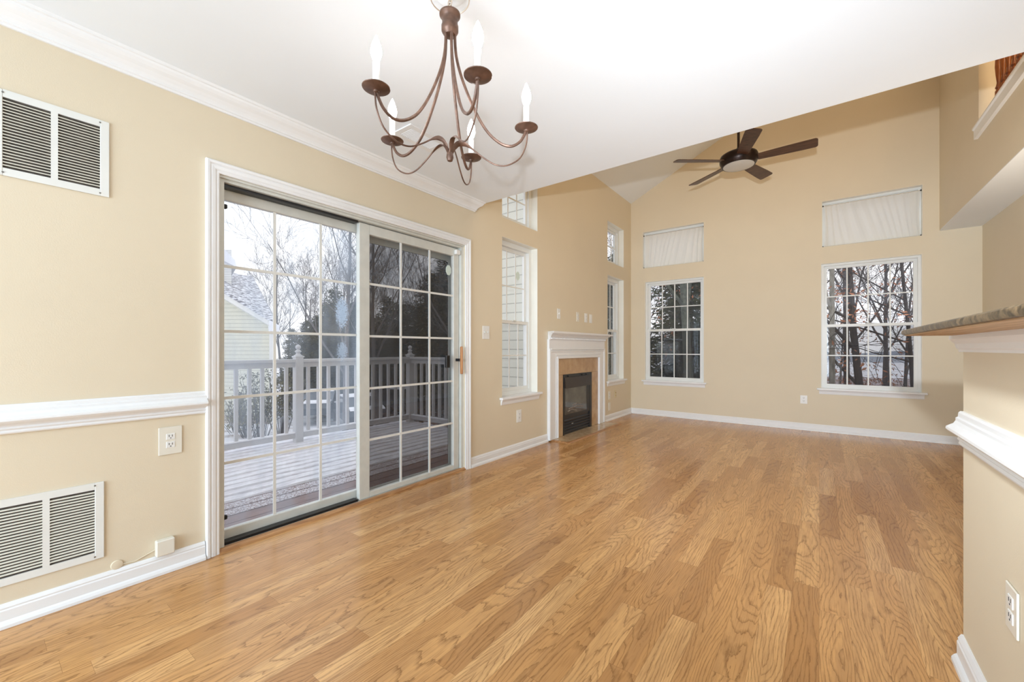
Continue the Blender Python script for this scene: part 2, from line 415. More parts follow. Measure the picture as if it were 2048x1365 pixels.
# ------------------------------------------------------------------ mesh helpers
class MB:
    def __init__(s):
        s.v = []; s.f = []; s.sm = []
    def add(s, vs_, fs, smooth=False):
        n = len(s.v)
        s.v += [tuple(map(float, q)) for q in vs_]
        s.f += [tuple(n + i for i in f) for f in fs]
        s.sm += [smooth] * len(fs)
    def box(s, x0, x1, y0, y1, z0, z1, bev=0.0):
        x0, x1 = min(x0, x1), max(x0, x1); y0, y1 = min(y0, y1), max(y0, y1); z0, z1 = min(z0, z1), max(z0, z1)
        b = min(bev, (x1 - x0) / 3, (y1 - y0) / 3, (z1 - z0) / 3)
        if b <= 0:
            s.add([(x, y, z) for x in (x0, x1) for y in (y0, y1) for z in (z0, z1)],
                  [(0, 1, 3, 2), (4, 6, 7, 5), (0, 4, 5, 1), (2, 3, 7, 6), (0, 2, 6, 4), (1, 5, 7, 3)])
            return s
        vs_ = []; idx = {}
        for ix, x in ((0, x0), (1, x1)):
            for iy, y in ((0, y0), (1, y1)):
                for iz, z in ((0, z0), (1, z1)):
                    sx, sy, sz = (1 if ix == 0 else -1), (1 if iy == 0 else -1), (1 if iz == 0 else -1)
                    idx[(ix, iy, iz, 0)] = len(vs_); vs_.append((x, y + sy * b, z + sz * b))
                    idx[(ix, iy, iz, 1)] = len(vs_); vs_.append((x + sx * b, y, z + sz * b))
                    idx[(ix, iy, iz, 2)] = len(vs_); vs_.append((x + sx * b, y + sy * b, z))
        fs = []
        for i in (0, 1):
            fs.append([idx[(i, 0, 0, 0)], idx[(i, 1, 0, 0)], idx[(i, 1, 1, 0)], idx[(i, 0, 1, 0)]])
            fs.append([idx[(0, i, 0, 1)], idx[(1, i, 0, 1)], idx[(1, i, 1, 1)], idx[(0, i, 1, 1)]])
            fs.append([idx[(0, 0, i, 2)], idx[(1, 0, i, 2)], idx[(1, 1, i, 2)], idx[(0, 1, i, 2)]])
            for j in (0, 1):
                fs.append([idx[(i, j, 0, 0)], idx[(i, j, 0, 1)], idx[(i, j, 1, 1)], idx[(i, j, 1, 0)]])
                fs.append([idx[(i, 0, j, 0)], idx[(i, 0, j, 2)], idx[(i, 1, j, 2)], idx[(i, 1, j, 0)]])
                fs.append([idx[(0, i, j, 1)], idx[(0, i, j, 2)], idx[(1, i, j, 2)], idx[(1, i, j, 1)]])
                for k in (0, 1):
                    fs.append([idx[(i, j, k, 0)], idx[(i, j, k, 1)], idx[(i, j, k, 2)]])
        s.add(vs_, fs)
        return s
    def prism(s, prof, fn, a0, a1, smooth=False):
        """extrude closed 2-D profile; fn(p, q, a) -> xyz; a0/a1 numbers or functions of (p, q)"""
        n = len(prof)
        g = lambda a, p, q: a(p, q) if callable(a) else a
        vs_ = [fn(p, q, g(a0, p, q)) for p, q in prof] + [fn(p, q, g(a1, p, q)) for p, q in prof]
        fs = [(i, (i + 1) % n, n + (i + 1) % n, n + i) for i in range(n)]
        s.add(vs_, fs, smooth)
        s.add(vs_, [tuple(range(n)), tuple(range(2 * n - 1, n - 1, -1))])
        return s
    def tube(s, pts, rad, n=8, cap=True, smooth=True, flat=None):
        pts = [Vector(p) for p in pts]
        m = len(pts)
        rads = rad if isinstance(rad, (list, tuple)) else [rad] * m
        vs_ = []
        t0 = (pts[1] - pts[0]).normalized()
        up = Vector((0, 0, 1)) if abs(t0.z) < 0.9 else Vector((1, 0, 0))
        a = t0.cross(up).normalized()
        for i, p in enumerate(pts):
            if i == 0: t_ = pts[1] - pts[0]
            elif i == m - 1: t_ = pts[-1] - pts[-2]
            else: t_ = pts[i + 1] - pts[i - 1]
            t_.normalize()
            a = (a - t_ * a.dot(t_)).normalized()
            b = t_.cross(a)
            r = rads[i]
            ra, rb = (r, r) if not isinstance(r, tuple) else r
            for k in range(n):
                an = 2 * PI * k / n
                vs_.append(p + a * (ra * math.cos(an)) + b * (rb * math.sin(an)))
        fs = []
        for i in range(m - 1):
            for k in range(n):
                k2 = (k + 1) % n
                fs.append((i * n + k, i * n + k2, (i + 1) * n + k2, (i + 1) * n + k))
        s.add(vs_, fs, smooth)
        if cap:
            s.add(vs_[:n] + vs_[-n:], [tuple(range(n - 1, -1, -1)), tuple(range(n, 2 * n))])
        return s
    def lathe(s, prof, c=(0, 0, 0), n=24, smooth=True, axis='z'):
        """prof = [(r, h)...] bottom to top about an axis through c"""
        vs_ = []
        for r, h in prof:
            for k in range(n):
                a = 2 * PI * k / n
                x, y = r * math.cos(a), r * math.sin(a)
                if axis == 'z': vs_.append((c[0] + x, c[1] + y, c[2] + h))
                elif axis == 'x': vs_.append((c[0] + h, c[1] + x, c[2] + y))
                else: vs_.append((c[0] + x, c[1] + h, c[2] + y))
        fs = []
        m = len(prof)
        for i in range(m - 1):
            for k in range(n):
                k2 = (k + 1) % n
                fs.append((i * n + k, i * n + k2, (i + 1) * n + k2, (i + 1) * n + k))
        s.add(vs_, fs, smooth)
        s.add(vs_[:n] + vs_[-n:], [tuple(range(n - 1, -1, -1)), tuple(range(n, 2 * n))])
        return s
    def build(s, name, m, parent=None, org=None):
        o0 = Vector((0, 0, 0))
        if parent is not None:
            p = parent
            while p is not None:
                o0 += p.location; p = p.parent
        loc = Vector(org) - o0 if org is not None else Vector((0, 0, 0))
        off = o0 + loc
        me = bpy.data.meshes.new(name)
        me.from_pydata([(a - off.x, b - off.y, c - off.z) for a, b, c in s.v], [], s.f)
        me.polygons.foreach_set('use_smooth', s.sm)
        me.materials.append(m)
        me.update()
        import bmesh
        bm = bmesh.new(); bm.from_mesh(me)
        if len(bm.verts) < 40000:
            bmesh.ops.remove_doubles(bm, verts=bm.verts, dist=0.00001)
            bmesh.ops.recalc_face_normals(bm, faces=bm.faces)
        bm.to_mesh(me); bm.free()
        if any(s.sm):
            try: me.set_sharp_from_angle(angle=R(40))
            except Exception: pass
        o = bpy.data.objects.new(name, me)
        C.objects.link(o)
        o.location = loc
        if parent is not None: o.parent = parent
        return o

def tag(o, label, cat, group=None, kind=None):
    o['label'] = label; o['category'] = cat
    if group: o['group'] = group
    if kind: o['kind'] = kind
    return o
def empty(name, loc, label=None, cat=None, group=None, kind=None):
    o = bpy.data.objects.new(name, None)
    o.empty_display_size = 0.05
    C.objects.link(o); o.location = loc
    if label: tag(o, label, cat, group, kind)
    elif kind: o['kind'] = kind
    return o
def struct(o, label=None):
    o['kind'] = 'structure'
    if label: o['label'] = label
    return o
def copy_tree(o, parent=None, loc=None, rz=None, scale=None, label=None, lod=False):
    c = o.copy(); C.objects.link(c)
    if parent is not None: c.parent = parent
    if loc is not None: c.location = loc
    if rz is not None: c.rotation_euler = (0, 0, rz)
    if scale is not None: c.scale = (scale,) * 3 if isinstance(scale, (int, float)) else scale
    if label: c['label'] = label
    for ch in list(o.children):
        copy_tree(ch, c)
    return c

# wall with rectangular openings. plane coords (s, z); fn(s, depth, z) -> xyz
def wall_mesh(fn, s0, s1, z0, z1, thick, holes):
    mb = MB()
    S = sorted(set([s0, s1] + [h[0] for h in holes] + [h[1] for h in holes]))
    Z = sorted(set([z0, z1] + [h[2] for h in holes] + [h[3] for h in holes]))
    S = [a for a in S if s0 <= a <= s1]; Z = [a for a in Z if z0 <= a <= z1]
    def solid(i, j):
        if i < 0 or j < 0 or i >= len(S) - 1 or j >= len(Z) - 1: return None
        cs, cz = (S[i] + S[i + 1]) / 2, (Z[j] + Z[j + 1]) / 2
        return not any(h[0] < cs < h[1] and h[2] < cz < h[3] for h in holes)
    for i in range(len(S) - 1):
        for j in range(len(Z) - 1):
            if not solid(i, j): continue
            a, b, c, d = S[i], S[i + 1], Z[j], Z[j + 1]
            for dp in (0, thick):
                mb.add([fn(a, dp, c), fn(b, dp, c), fn(b, dp, d), fn(a, dp, d)], [(0, 1, 2, 3)])
            for (ni, nj, q) in ((i - 1, j, [(a, c), (a, d)]), (i + 1, j, [(b, c), (b, d)]), (i, j - 1, [(a, c), (b, c)]), (i, j + 1, [(a, d), (b, d)])):
                if solid(ni, nj) in (None, False):
                    (p, q1), (r_, s_) = q
                    mb.add([fn(p, 0, q1), fn(r_, 0, s_), fn(r_, thick, s_), fn(p, thick, q1)], [(0, 1, 2, 3)])
    return mb
FL = lambda s, d, z: (-d, s, z)            # left wall: s = Y, depth goes to -X
FF = lambda s, d, z: (s, 6.79 + d, z)      # far wall: s = X, depth goes to +Y

# ================================================================== ROOM SHELL
YF = 6.79; H = 2.465; HL = 3.567; PITCH = 0.495; YS = 2.92; T = 0.16
WIN1 = (3.251, 3.903, 0.600, 2.240)
TRN1 = (3.251, 3.903, 2.435, 3.045)
WIN2 = (5.828, 6.470, 0.600, 2.220)
TRN2 = (5.828, 6.470, 2.425, 3.045)
DOOR = (0.807, 2.710, 0.0, 2.037)
struct(MB().box(-0.17, 6.2, -3.1, 6.95, -0.12, 0.0).build('floor', FLOORM))
struct(wall_mesh(FL, -3.1, YF, 0.0, HL, T, [DOOR, WIN1, TRN1, WIN2, TRN2]).build('wall_left', WALL))
WL = (0.241, 1.149, 0.573, 2.206); TL = (0.203, 1.149, 2.438, 3.043)
WR = (2.586, 3.540, 0.573, 2.219); TR = (2.596, 3.545, 2.438, 3.043)
wf = wall_mesh(FF, -T, 5.4, 0.0, HL, T, [WL, TL, WR, TR])
wf.prism([(-T, HL), (5.4, HL), (5.4, HL + PITCH * 5.4), (-T, HL)], lambda p, q, a: (p, a, q), YF, YF + T)
struct(wf.build('wall_far', WALL))
struct(MB().box(0, 6.2, -3.1, YS, H, H + 0.28).build('ceiling', CEIL))
# vaulted ceiling over the living room
struct(MB().prism([(-T, HL - PITCH * T), (5.6, HL + PITCH * 5.6), (5.6, HL + PITCH * 5.6 + 0.12), (-T, HL - PITCH * T + 0.12)],
                  lambda p, q, a: (p, a, q), 2.78, YF + T).build('ceiling_vault', CEIL))
# wall over the edge of the flat ceiling (faces the living room)
struct(MB().prism([(0, H + 0.28), (5.4, H + 0.28), (5.4, HL + PITCH * 5.4), (0, HL)], lambda p, q, a: (p, a, q), 2.80, YS).build('wall_header', WALL))
struct(MB().box(4.02, 4.14, YS, YF, 0, 2.469).build('wall_right', WALL))
struct(MB().box(4.02, 6.2, YS - 0.12, YS, 0, H).build('wall_kitchen_end', WALL))
struct(MB().box(6.08, 6.2, -3.1, YS - 0.12, 0, H).build('wall_kitchen', WALL))
struct(MB().box(0, 6.08, -3.1, -3.0, 0, H).build('wall_back', WALL))
# loft: floor slab, low wall, full-height piece, outer wall
lw = MB()
lw.box(3.685, 3.80, 5.32, YF, 2.475, 5.45)
lw.box(3.685, 3.80, YS, 5.32, 2.475, 2.955)
struct(lw.build('wall_loft', WALL))
struct(MB().box(3.80, 5.4, YS, YF, 2.4755, 2.75).box(3.6855, 5.4, YS, YF, 2.469, 2.4749).build('ceiling_under_loft', CEIL))
struct(MB().box(5.28, 5.4, YS, YF, 2.75, 6.2).build('wall_loft_back', WALL))
# capped top of the loft's low wall
cap = MB()
cap.prism([(3.66, 2.945), (3.672, 2.945), (3.685, 2.945), (3.80, 2.945), (3.80, 3.045), (3.65, 3.045), (3.65, 3.03), (3.66, 3.02)],
          lambda p, q, a: (p, a, q), YS, 5.345)
struct(cap.build('trim_5', TRIM), 'white cap along the loft edge')
# half wall with bar counter
struct(MB().box(2.975, 3.10, -1.6, 2.09, 0, 1.145).build('wall_half', WALL))

# ------------------------------------------------------------------ mouldings
def base_prof(h=0.092):
    return [(0, 0), (0.026, 0), (0.0255, 0.012), (0.020, 0.022), (0.014, 0.028), (0.014, h * 0.72), (0.011, h * 0.78), (0.012, h * 0.84), (0.007, h * 0.95), (0.004, h), (0, h)]
def rail_prof(z0=0.762, z1=0.878):
    k = z1 - z0
    return [(0, z0), (0.010, z0), (0.013, z0 + .05 * k), (0.010, z0 + .12 * k), (0.016, z0 + .17 * k), (0.013, z0 + .24 * k), (0.018, z0 + .30 * k),
            (0.040, z0 + .40 * k), (0.046, z0 + .46 * k), (0.045, z0 + .53 * k), (0.036, z0 + .58 * k), (0.026, z0 + .63 * k), (0.020, z0 + .72 * k), (0.020, z0 + .80 * k), (0.014, z0 + .83 * k), (0.013, z0 + .95 * k), (0.008, z1), (0, z1)]
LX = lambda p, q, a: (p, a, q)               # protrudes +X from left wall
m = MB()
m.prism(base_prof(), LX, -3.0, 0.742)
struct(m.build('baseboard_left', TRIM))
m = MB(); m.prism(base_prof(), LX, 2.775, 4.10)
struct(m.build('baseboard_left.001', TRIM))
m = MB(); m.prism(base_prof(), LX, 5.70, YF)
struct(m.build('baseboard_left.002', TRIM))
m = MB(); m.prism(base_prof(), lambda p, q, a: (a, YF - p, q), 0.0, 4.02)
struct(m.build('baseboard_far', TRIM))
m = MB(); m.prism(base_prof(), lambda p, q, a: (4.02 - p, a, q), YS, YF)
struct(m.build('baseboard_right', TRIM))
m = MB(); m.prism(base_prof(0.10), lambda p, q, a: (2.975 - p * 1.15, a, q), -1.6, 2.09)
struct(m.build('baseboard_half', TRIM))
m = MB(); m.prism(rail_prof(), LX, -3.0, 0.747)
struct(m.build('trim_2', TRIM), 'white chair rail left of the sliding door')
m = MB(); m.prism(rail_prof(0.762, 0.881), lambda p, q, a: (2.975 - p * 0.95, a, q), -1.6, 2.09)
struct(m.build('trim_3', TRIM), 'white chair rail on the half wall')
# crown moulding; its end is cut back at an angle
cp = [(0, -0.092), (0.010, -0.092), (0.012, -0.082), (0.018, -0.080), (0.020, -0.070), (0.026, -0.060), (0.040, -0.046), (0.056, -0.036), (0.066, -0.024), (0.070, -0.014), (0.078, -0.012), (0.082, 0.0), (0, 0)]
m = MB(); m.prism(cp, lambda p, q, a: (p, a, H + q), -3.0, lambda p, q: 2.83 + 0.95 * p)
struct(m.build('trim_1', TRIM), 'white crown moulding over the left wall')
# cornice under bar counter
cc = [(0, 1.088), (0.010, 1.088), (0.012, 1.096), (0.016, 1.100), (0.020, 1.116), (0.030, 1.128), (0.034, 1.132), (0.034, 1.145), (0, 1.145)]
m = MB(); m.prism(cc, lambda p, q, a: (2.975 - p, a, q), -1.6, 2.095)
struct(m.build('trim_4', TRIM), 'white cornice under the bar counter')

# door casing, mitred
def casing(path, prof, fn):
    """path = list of (s, z, outward dir s, outward dir z) corners; prof = (outward, protrusion)"""
    mb = MB(); n = len(prof)
    vs_ = []
    for (s_, z_, ds, dz) in path:
        for (a, b) in prof:
            vs_.append(fn(s_ + ds * a, -b, z_ + dz * a))
    fs = []
    for i in range(len(path) - 1):
        for k in range(n):
            k2 = (k + 1) % n
            fs.append((i * n + k, i * n + k2, (i + 1) * n + k2, (i + 1) * n + k))
    mb.add(vs_, fs)
    mb.add(vs_[:n] + vs_[-n:], [tuple(range(n)), tuple(range(2 * n - 1, n - 1, -1))])
    return mb
cprof = [(0, 0), (0, 0.010), (0.006, 0.013), (0.012, 0.012), (0.020, 0.016), (0.034, 0.018), (0.040, 0.015), (0.046, 0.021), (0.056, 0.022), (0.062, 0.018), (0.062, 0)]
d0, d1, dt = DOOR[0], DOOR[1], DOOR[3]

# ================================================================== SLIDING DOOR (setting: door_1)
door = empty('door_1', (-0.02, (d0 + d1) / 2, 0), kind='structure')
casing([(d0, 0, -1, 0), (d0, dt, -1, 1), (d1, dt, 1, 1), (d1, 0, 1, 0)], cprof, FL).build('casing', TRIM, door)
f = MB()
f.box(-0.155, -0.018, d0, d0 + 0.030, 0.0, dt)
f.box(-0.155, -0.018, d1 - 0.030, d1, 0.0, dt)
f.box(-0.155, -0.018, d0 + 0.030, d1 - 0.030, dt - 0.028, dt)
f.box(-0.155, -0.030, d0 + 0.030, d1 - 0.030, 0.0, 0.014)
f.box(-0.0175, -0.004, d0, d1, dt - 0.012, dt)
f.build('door_frame', VINYLG, door)
tr_ = MB()
tr_.box(-0.092, -0.042, d0 + 0.031, 1.66, dt - 0.044, dt - 0.029)
tr_.box(-0.092, -0.042, d0 + 0.031, 1.66, 0.015, 0.030)
tr_.build('dark_track', BLACK, door)
def panel(name, x, y0, y1, z0, z1, gy0, gy1, gz0, gz1, vcols, hrows, glass, th=0.036):
    e = empty(name, (x, (y0 + y1) / 2, z0)); e.parent = door
    e.location = Vector(e.location) - door.location
    b = MB()
    b.box(x - th / 2, x + th / 2, y0, gy0, z0, z1, 0.003)
    b.box(x - th / 2, x + th / 2, gy1, y1, z0, z1, 0.003)
    b.box(x - th / 2, x + th / 2, gy0, gy1, z0, gz0, 0.003)
    b.box(x - th / 2, x + th / 2, gy0, gy1, gz1, z1, 0.003)
    b.build('panel_frame', VINYLG, e)
    g = MB(); g.box(x - 0.002, x + 0.002, gy0, gy1, gz0, gz1); g.build('glass_pane', glass, e)
    mu = MB()
    for y in vcols: mu.box(x + 0.003, x + 0.011, y - 0.008, y + 0.008, gz0, gz1)
    for z in hrows: mu.box(x + 0.0031, x + 0.0105, gy0, gy1, z - 0.008, z + 0.008)
    mu.build('muntin_grid', VINYL, e)
    return e
pl = panel('fixed_panel', -0.115, d0 + 0.031, 1.722, 0.022, 1.996, 0.856, 1.700, 0.078, 1.938, (1.132, 1.422), (1.565, 1.197, 0.820, 0.452), GLASS_L)
pr = panel('sliding_panel', -0.062, 1.672, 2.676, 0.016, 2.002, 1.756, 2.610, 0.056, 1.930, (2.040, 2.335), (1.572, 1.190, 0.808, 0.432), GLASS_R)
# bumpers on the fixed panel
for z in (1.895, 0.155):
    MB().box(-0.096, -0.075, 0.838, 0.872, z - 0.012, z + 0.012, 0.004).build('bumper', RUBBER, pl)
# interior wooden pull, latch, sticker, contact sensor
b = MB(); b.box(0.006, 0.036, 2.634, 2.652, 0.872, 1.118, 0.006)
hd = b.build('wooden_handle', wood('handle_oak', (0.40, 0.15, 0.045), (0.62, 0.29, 0.11), (20, 20, 2), 0.35), pr)
MB().box(-0.048, 0.008, 2.634, 2.646, 0.985, 1.010, 0.003).build('handle_mount', BLACK, hd)
MB().box(-0.044, -0.020, 2.50, 2.545, 0.930, 1.040, 0.005).build('latch', BLACK, pr)
oc = MB()
oc.prism([(2.560 + 0.033 * math.cos(R(22.5 + 45 * k)), 1.795 + 0.047 * math.sin(R(22.5 + 45 * k))) for k in range(8)], lambda p, q, a: (a, p, q), -0.0595, -0.0565)
oc.build('alarm_sticker', mat('pale_green_sticker', (0.66, 0.76, 0.70), 0.5, var=0.02), pr)
MB().box(-0.044, -0.012, 2.615, 2.668, 1.944, 1.984, 0.004).build('contact_sensor', PLATEW, pr)
# insect screen outside the sliding half
sc_ = empty('insect_screen', (-0.150, 2.2, 0.02)); sc_.parent = door; sc_.location = Vector((-0.150, 2.2, 0.02)) - door.location
b = MB()
b.box(-0.156, -0.142, 1.74, 1.775, 0.016, 1.98); b.box(-0.156, -0.142, 2.645, 2.68, 0.016, 1.98)
b.box(-0.156, -0.142, 1.775, 2.645, 0.016, 0.045); b.box(-0.156, -0.142, 1.775, 2.645, 1.90, 1.98)
b.build('screen_frame', mat('grey_screen_frame', (0.34, 0.35, 0.33), 0.5), sc_)
MB().box(-0.1495, -0.1485, 1.775, 2.645, 0.045, 1.90).build('screen_mesh', SCREEN, sc_)
struct(MB().prism([(-0.030, 0.0), (0.012, 0.0), (0.008, 0.010), (-0.006, 0.018), (-0.030, 0.018)], LX, d0, d1).build('trim_6', OAKTRIM), 'oak strip along the foot of the sliding door')

# ================================================================== WINDOWS
def dh_window(name, fn, o, dep, mid, cols, rows, fw=0.042, sill=True, sticker=None):
    s0, s1, z0, z1 = o
    c = fn((s0 + s1) / 2, dep, z0)
    e = empty(name, c, kind='structure')
    def bx(mb, a0, a1, p0, p1, q0, q1, bev=0.0):
        A = fn(a0, p0, q0); B = fn(a1, p1, q1)
        mb.box(A[0], B[0], A[1], B[1], A[2], B[2], bev)
    f = MB()
    bx(f, s0, s0 + fw * .7, dep - .035, dep + .045, z0, z1)
    bx(f, s1 - fw * .7, s1, dep - .035, dep + .045, z0, z1)
    bx(f, s0 + fw * .7, s1 - fw * .7, dep - .035, dep + .045, z1 - fw * .7, z1)
    bx(f, s0 + fw * .7, s1 - fw * .7, dep - .035, dep + .045, z0, z0 + fw * .6)
    f.build('window_frame', VINYL, e)
    a0, a1 = s0 + fw * .7, s1 - fw * .7
    if mid is None:
        sashes = [('sash', a0, a1, z0 + fw * .6, z1 - fw * .7, dep + .005, rows)]
    else:
        sashes = [('upper_sash', a0, a1, mid - .018, z1 - fw * .7, dep + .022, rows), ('lower_sash', a0, a1, z0 + fw * .6, mid + .018, dep - .012, rows)]
    for (nm, a, b_, q0, q1, dp, rw) in sashes:
        es = empty(nm, fn((a + b_) / 2, dp, q0)); es.parent = e; es.location = Vector(es.location) - e.location
        w = 0.034
        m = MB()
        bx(m, a, a + w, dp - .014, dp + .014, q0, q1); bx(m, b_ - w, b_, dp - .014, dp + .014, q0, q1)
        bx(m, a + w, b_ - w, dp - .014, dp + .014, q0, q0 + w); bx(m, a + w, b_ - w, dp - .014, dp + .014, q1 - w, q1)
        m.build('sash_frame', VINYL, es)
        g = MB(); bx(g, a + w, b_ - w, dp - .002, dp + .002, q0 + w, q1 - w); g.build('glass_pane', GLASS, es)
        mu = MB()
        for i in range(1, cols):
            x = a + w + (b_ - a - 2 * w) * i / cols
            bx(mu, x - .007, x + .007, dp - .010, dp - .003, q0 + w, q1 - w)
        for i in range(1, rw):
            z = q0 + w + (q1 - q0 - 2 * w) * i / rw
            bx(mu, a + w, b_ - w, dp - .0095, dp - .0031, z - .007, z + .007)
        mu.build('muntin_grid', VINYL, es)
        if nm == 'lower_sash':
            sn = MB(); bx(sn, a - .005, b_ + .005, dep + .0405, dep + .0415, q0 - .005, q1 - .03)
            sn.build('half_screen', SCREENW if fn is FF else SCREENL, es)
            lk = MB(); bx(lk, (a + b_) / 2 - .03, (a + b_) / 2 + .03, dp - .028, dp - .012, q1 - .012, q1 + .006, .003)
            lk.build('sash_lock', VINYLG, es)
        if sticker and nm == 'upper_sash':
            A = fn(sticker[0], dp - .006, sticker[1])
            st = MB(); bx(st, sticker[0] - .035, sticker[0] + .035, dp - .006, dp - .004, sticker[1] - .05, sticker[1] + .05)
            st = MB()
            st.prism([(sticker[0] + .04 * math.cos(R(22.5 + 45 * k)), sticker[1] + .05 * math.sin(R(22.5 + 45 * k))) for k in range(8)], lambda p, q, a_: fn(p, a_, q), dp - .006, dp - .004)
            st.build('alarm_sticker', MATS['pale_green_sticker'], es)
    if sill:
        # painted reveal lining
        r = MB()
        bx(r, s0, s0 + .003, 0.001, dep - .035, z0, z1); bx(r, s1 - .003, s1, 0.001, dep - .035, z0, z1)
        bx(r, s0 + .003, s1 - .003, 0.001, dep - .035, z1 - .003, z1)
        r.build('reveal_lining', REVEAL, e)
        sl = MB()
        bx(sl, s0 - .045, s1 + .045, -.045, -.0005, z0 - .020, z0 + .004, .004)
        bx(sl, s0 + .001, s1 - .001, -.001, dep - .036, z0 - .001, z0 + .004)
        sl.build('window_stool', TRIM, e)
        ap = MB()
        A = lambda p, q, a: fn(a, -p, q)
        ap.prism([(0, z0 - .075), (.008, z0 - .075), (.012, z0 - .060), (.014, z0 - .045), (.022, z0 - .030), (.028, z0 - .020), (0, z0 - .020)], A, s0 - .020, s1 + .020)
        ap.build('window_apron', TRIM, e)
    else:
        r = MB()
        bx(r, s0, s0 + .003, 0.001, dep - .035, z0, z1); bx(r, s1 - .003, s1, 0.001, dep - .035, z0, z1)
        bx(r, s0 + .003, s1 - .003, 0.001, dep - .035, z1 - .003, z1); bx(r, s0 + .003, s1 - .003, 0.001, dep - .035, z0, z0 + .003)
        r.build('reveal_lining', REVEAL, e)
    return e
dh_window('window_1', FL, WIN1, 0.118, 1.385, 3, 2, fw=0.075, sticker=(3.705, 1.915))
dh_window('window_2', FL, TRN1, 0.118, None, 3, 2, fw=0.075, sill=False)
dh_window('window_3', FL, WIN2, 0.118, 1.385, 3, 2, fw=0.075)
dh_window('window_4', FL, TRN2, 0.118, None, 3, 2, fw=0.075, sill=False)
dh_window('window_5', FF, WL, 0.075, 1.40, 4, 2)
dh_window('window_6', FF, TL, 0.110, None, 4, 1, sill=False)
dh_window('window_7', FF, WR, 0.075, 1.40, 4, 2)
dh_window('window_8', FF, TR, 0.110, None, 4, 1, sill=False)

# curtains shirred on two rods in the far transoms
def curtain(o, seed, lean, label):
    s0, s1, z0, z1 = o
    y = YF + 0.032
    e = empty('transom_curtain', ((s0 + s1) / 2, y, z0), label, 'curtain', 'curtains over the far transoms')
    rnd = random.Random(seed)
    n, mrow = 150, 14
    a0, a1 = s0 + 0.022, s1 - 0.010
    ph = [rnd.uniform(0, 6.28) for _ in range(6)]
    vs_ = []
    for j in range(mrow + 1):
        v = j / mrow
        z = z0 + 0.008 + (z1 - 0.066 - z0) * v
        for i in range(n + 1):
            u = i / n
            bow = 0.012 * math.sin(PI * v)
            uu = u + lean * (v - 0.5) * math.sin(PI * min(1, max(0, u))) * 0.9
            k = 0.5 + 0.5 * math.sin(uu * 70 + ph[0] + 3 * math.sin(uu * 9 + ph[1]))
            k2 = math.sin(uu * 148 + ph[2] + 2 * math.sin(uu * 23 + ph[3]))
            amp = 0.008 + 0.007 * math.sin(PI * v)
            dep = -amp * k - 0.0022 * k2
            x = a0 + (a1 - a0) * u + bow * (1 - 2 * u) * (0.8 if u < .5 else 1.3)
            vs_.append((x, y + 0.010 + dep, z))
    fs = [(j * (n + 1) + i, j * (n + 1) + i + 1, (j + 1) * (n + 1) + i + 1, (j + 1) * (n + 1) + i) for j in range(mrow) for i in range(n)]
    mb = MB(); mb.add(vs_, fs, True)
    mb.build('curtain_panel', CURTAIN, e)
    for z in (z0 + 0.010, z1 - 0.056):
        r = MB(); r.tube([(s0 + .004, y + .003, z), (s1 - .004, y + .003, z)], 0.0032, 8)
        ro = r.build('curtain_rod', mat('antique_rod', (0.50, 0.40, 0.26), 0.4, metal=0.4), e)
        for x in (s0 + .009, s1 - .009):
            k = MB(); k.lathe([(.004, -.004), (.009, -.002), (.010, .004), (.006, .010)], (x, y - .003, z), 10, axis='y'); k.build('rod_end', DARK, ro)
curtain(TL, 3, -0.16, 'ivory gathered curtain over the transom nearest the room corner')
curtain(TR, 8, 0.18, 'wider ivory gathered curtain over the transom above the right-hand window')

# ================================================================== FIREPLACE
fp = empty('fireplace_mantel', (0.0, 4.88, 0.0), 'white wooden fireplace mantel with dentil shelf around tan marble', 'fireplace')
g = 0.003
def lb(mb, x0, x1, y0, y1, z0, z1, bev=0.0): return mb.box(x0 + g, x1 + g, y0, y1, z0, z1, bev)
yL0, yL1, yR0, yR1 = 4.105, 4.305, 5.455, 5.655
for (a, b_) in ((yL0, yL1), (yR0, yR1)):
    m = MB(); lb(m, 0, .030, a, b_, 0.014, 1.10)
    inner = b_ if a == yL0 else a; outer = a if a == yL0 else b_; sg = 1 if a == yL0 else -1
    lb(m, .030, .040, outer, outer + sg * .040, 0.014, 1.10, .003)
    lb(m, .030, .036, inner - sg * .050, inner - sg * .034, 0.014, .99, .002)
    lb(m, .030, .043, inner - sg * .026, inner, 0.014, .975, .003)
    m.build('pilaster', TRIM, fp)
m = MB(); lb(m, 0, .030, yL1, yR0, .975, 1.10); lb(m, 0, .030, yL0, yR1, 1.10, 1.21)
lb(m, .030, .043, yL1 - .026, yR0 + .026, .975, 1.001, .003); lb(m, .030, .036, yL1 - .05, yR0 + .05, 1.012, 1.03, .002)
lb(m, .030, .040, yL0 + .04, yR1 - .04, 1.058, 1.075, .003); lb(m, .030, .044, yL0 + .03, yR1 - .03, 1.083, 1.10, .003)
m.build('frieze_board', TRIM, fp)
m = MB()
prof = [(0, 1.208), (.045, 1.208), (.048, 1.232), (.056, 1.236), (.066, 1.252), (.084, 1.266), (.098, 1.272), (.100, 1.278), (.128, 1.280), (.130, 1.303), (0, 1.303)]
def mant(p, q, a): return (p + g, a, q)
m.prism(prof, mant, lambda p, q: 4.12 - max(0, p - .03) * 0.8, lambda p, q: 5.64 + max(0, p - .03) * 0.8)
m.build('mantel_shelf', TRIM, fp)
m = MB(); n_ = 62
for i in range(n_):
    y = 4.115 + (5.645 - 4.115) * (i + .5) / n_
    lb(m, .046, .056, y - .0075, y + .0075, 1.212, 1.230)
m.build('dentil_moulding', TRIM, fp)
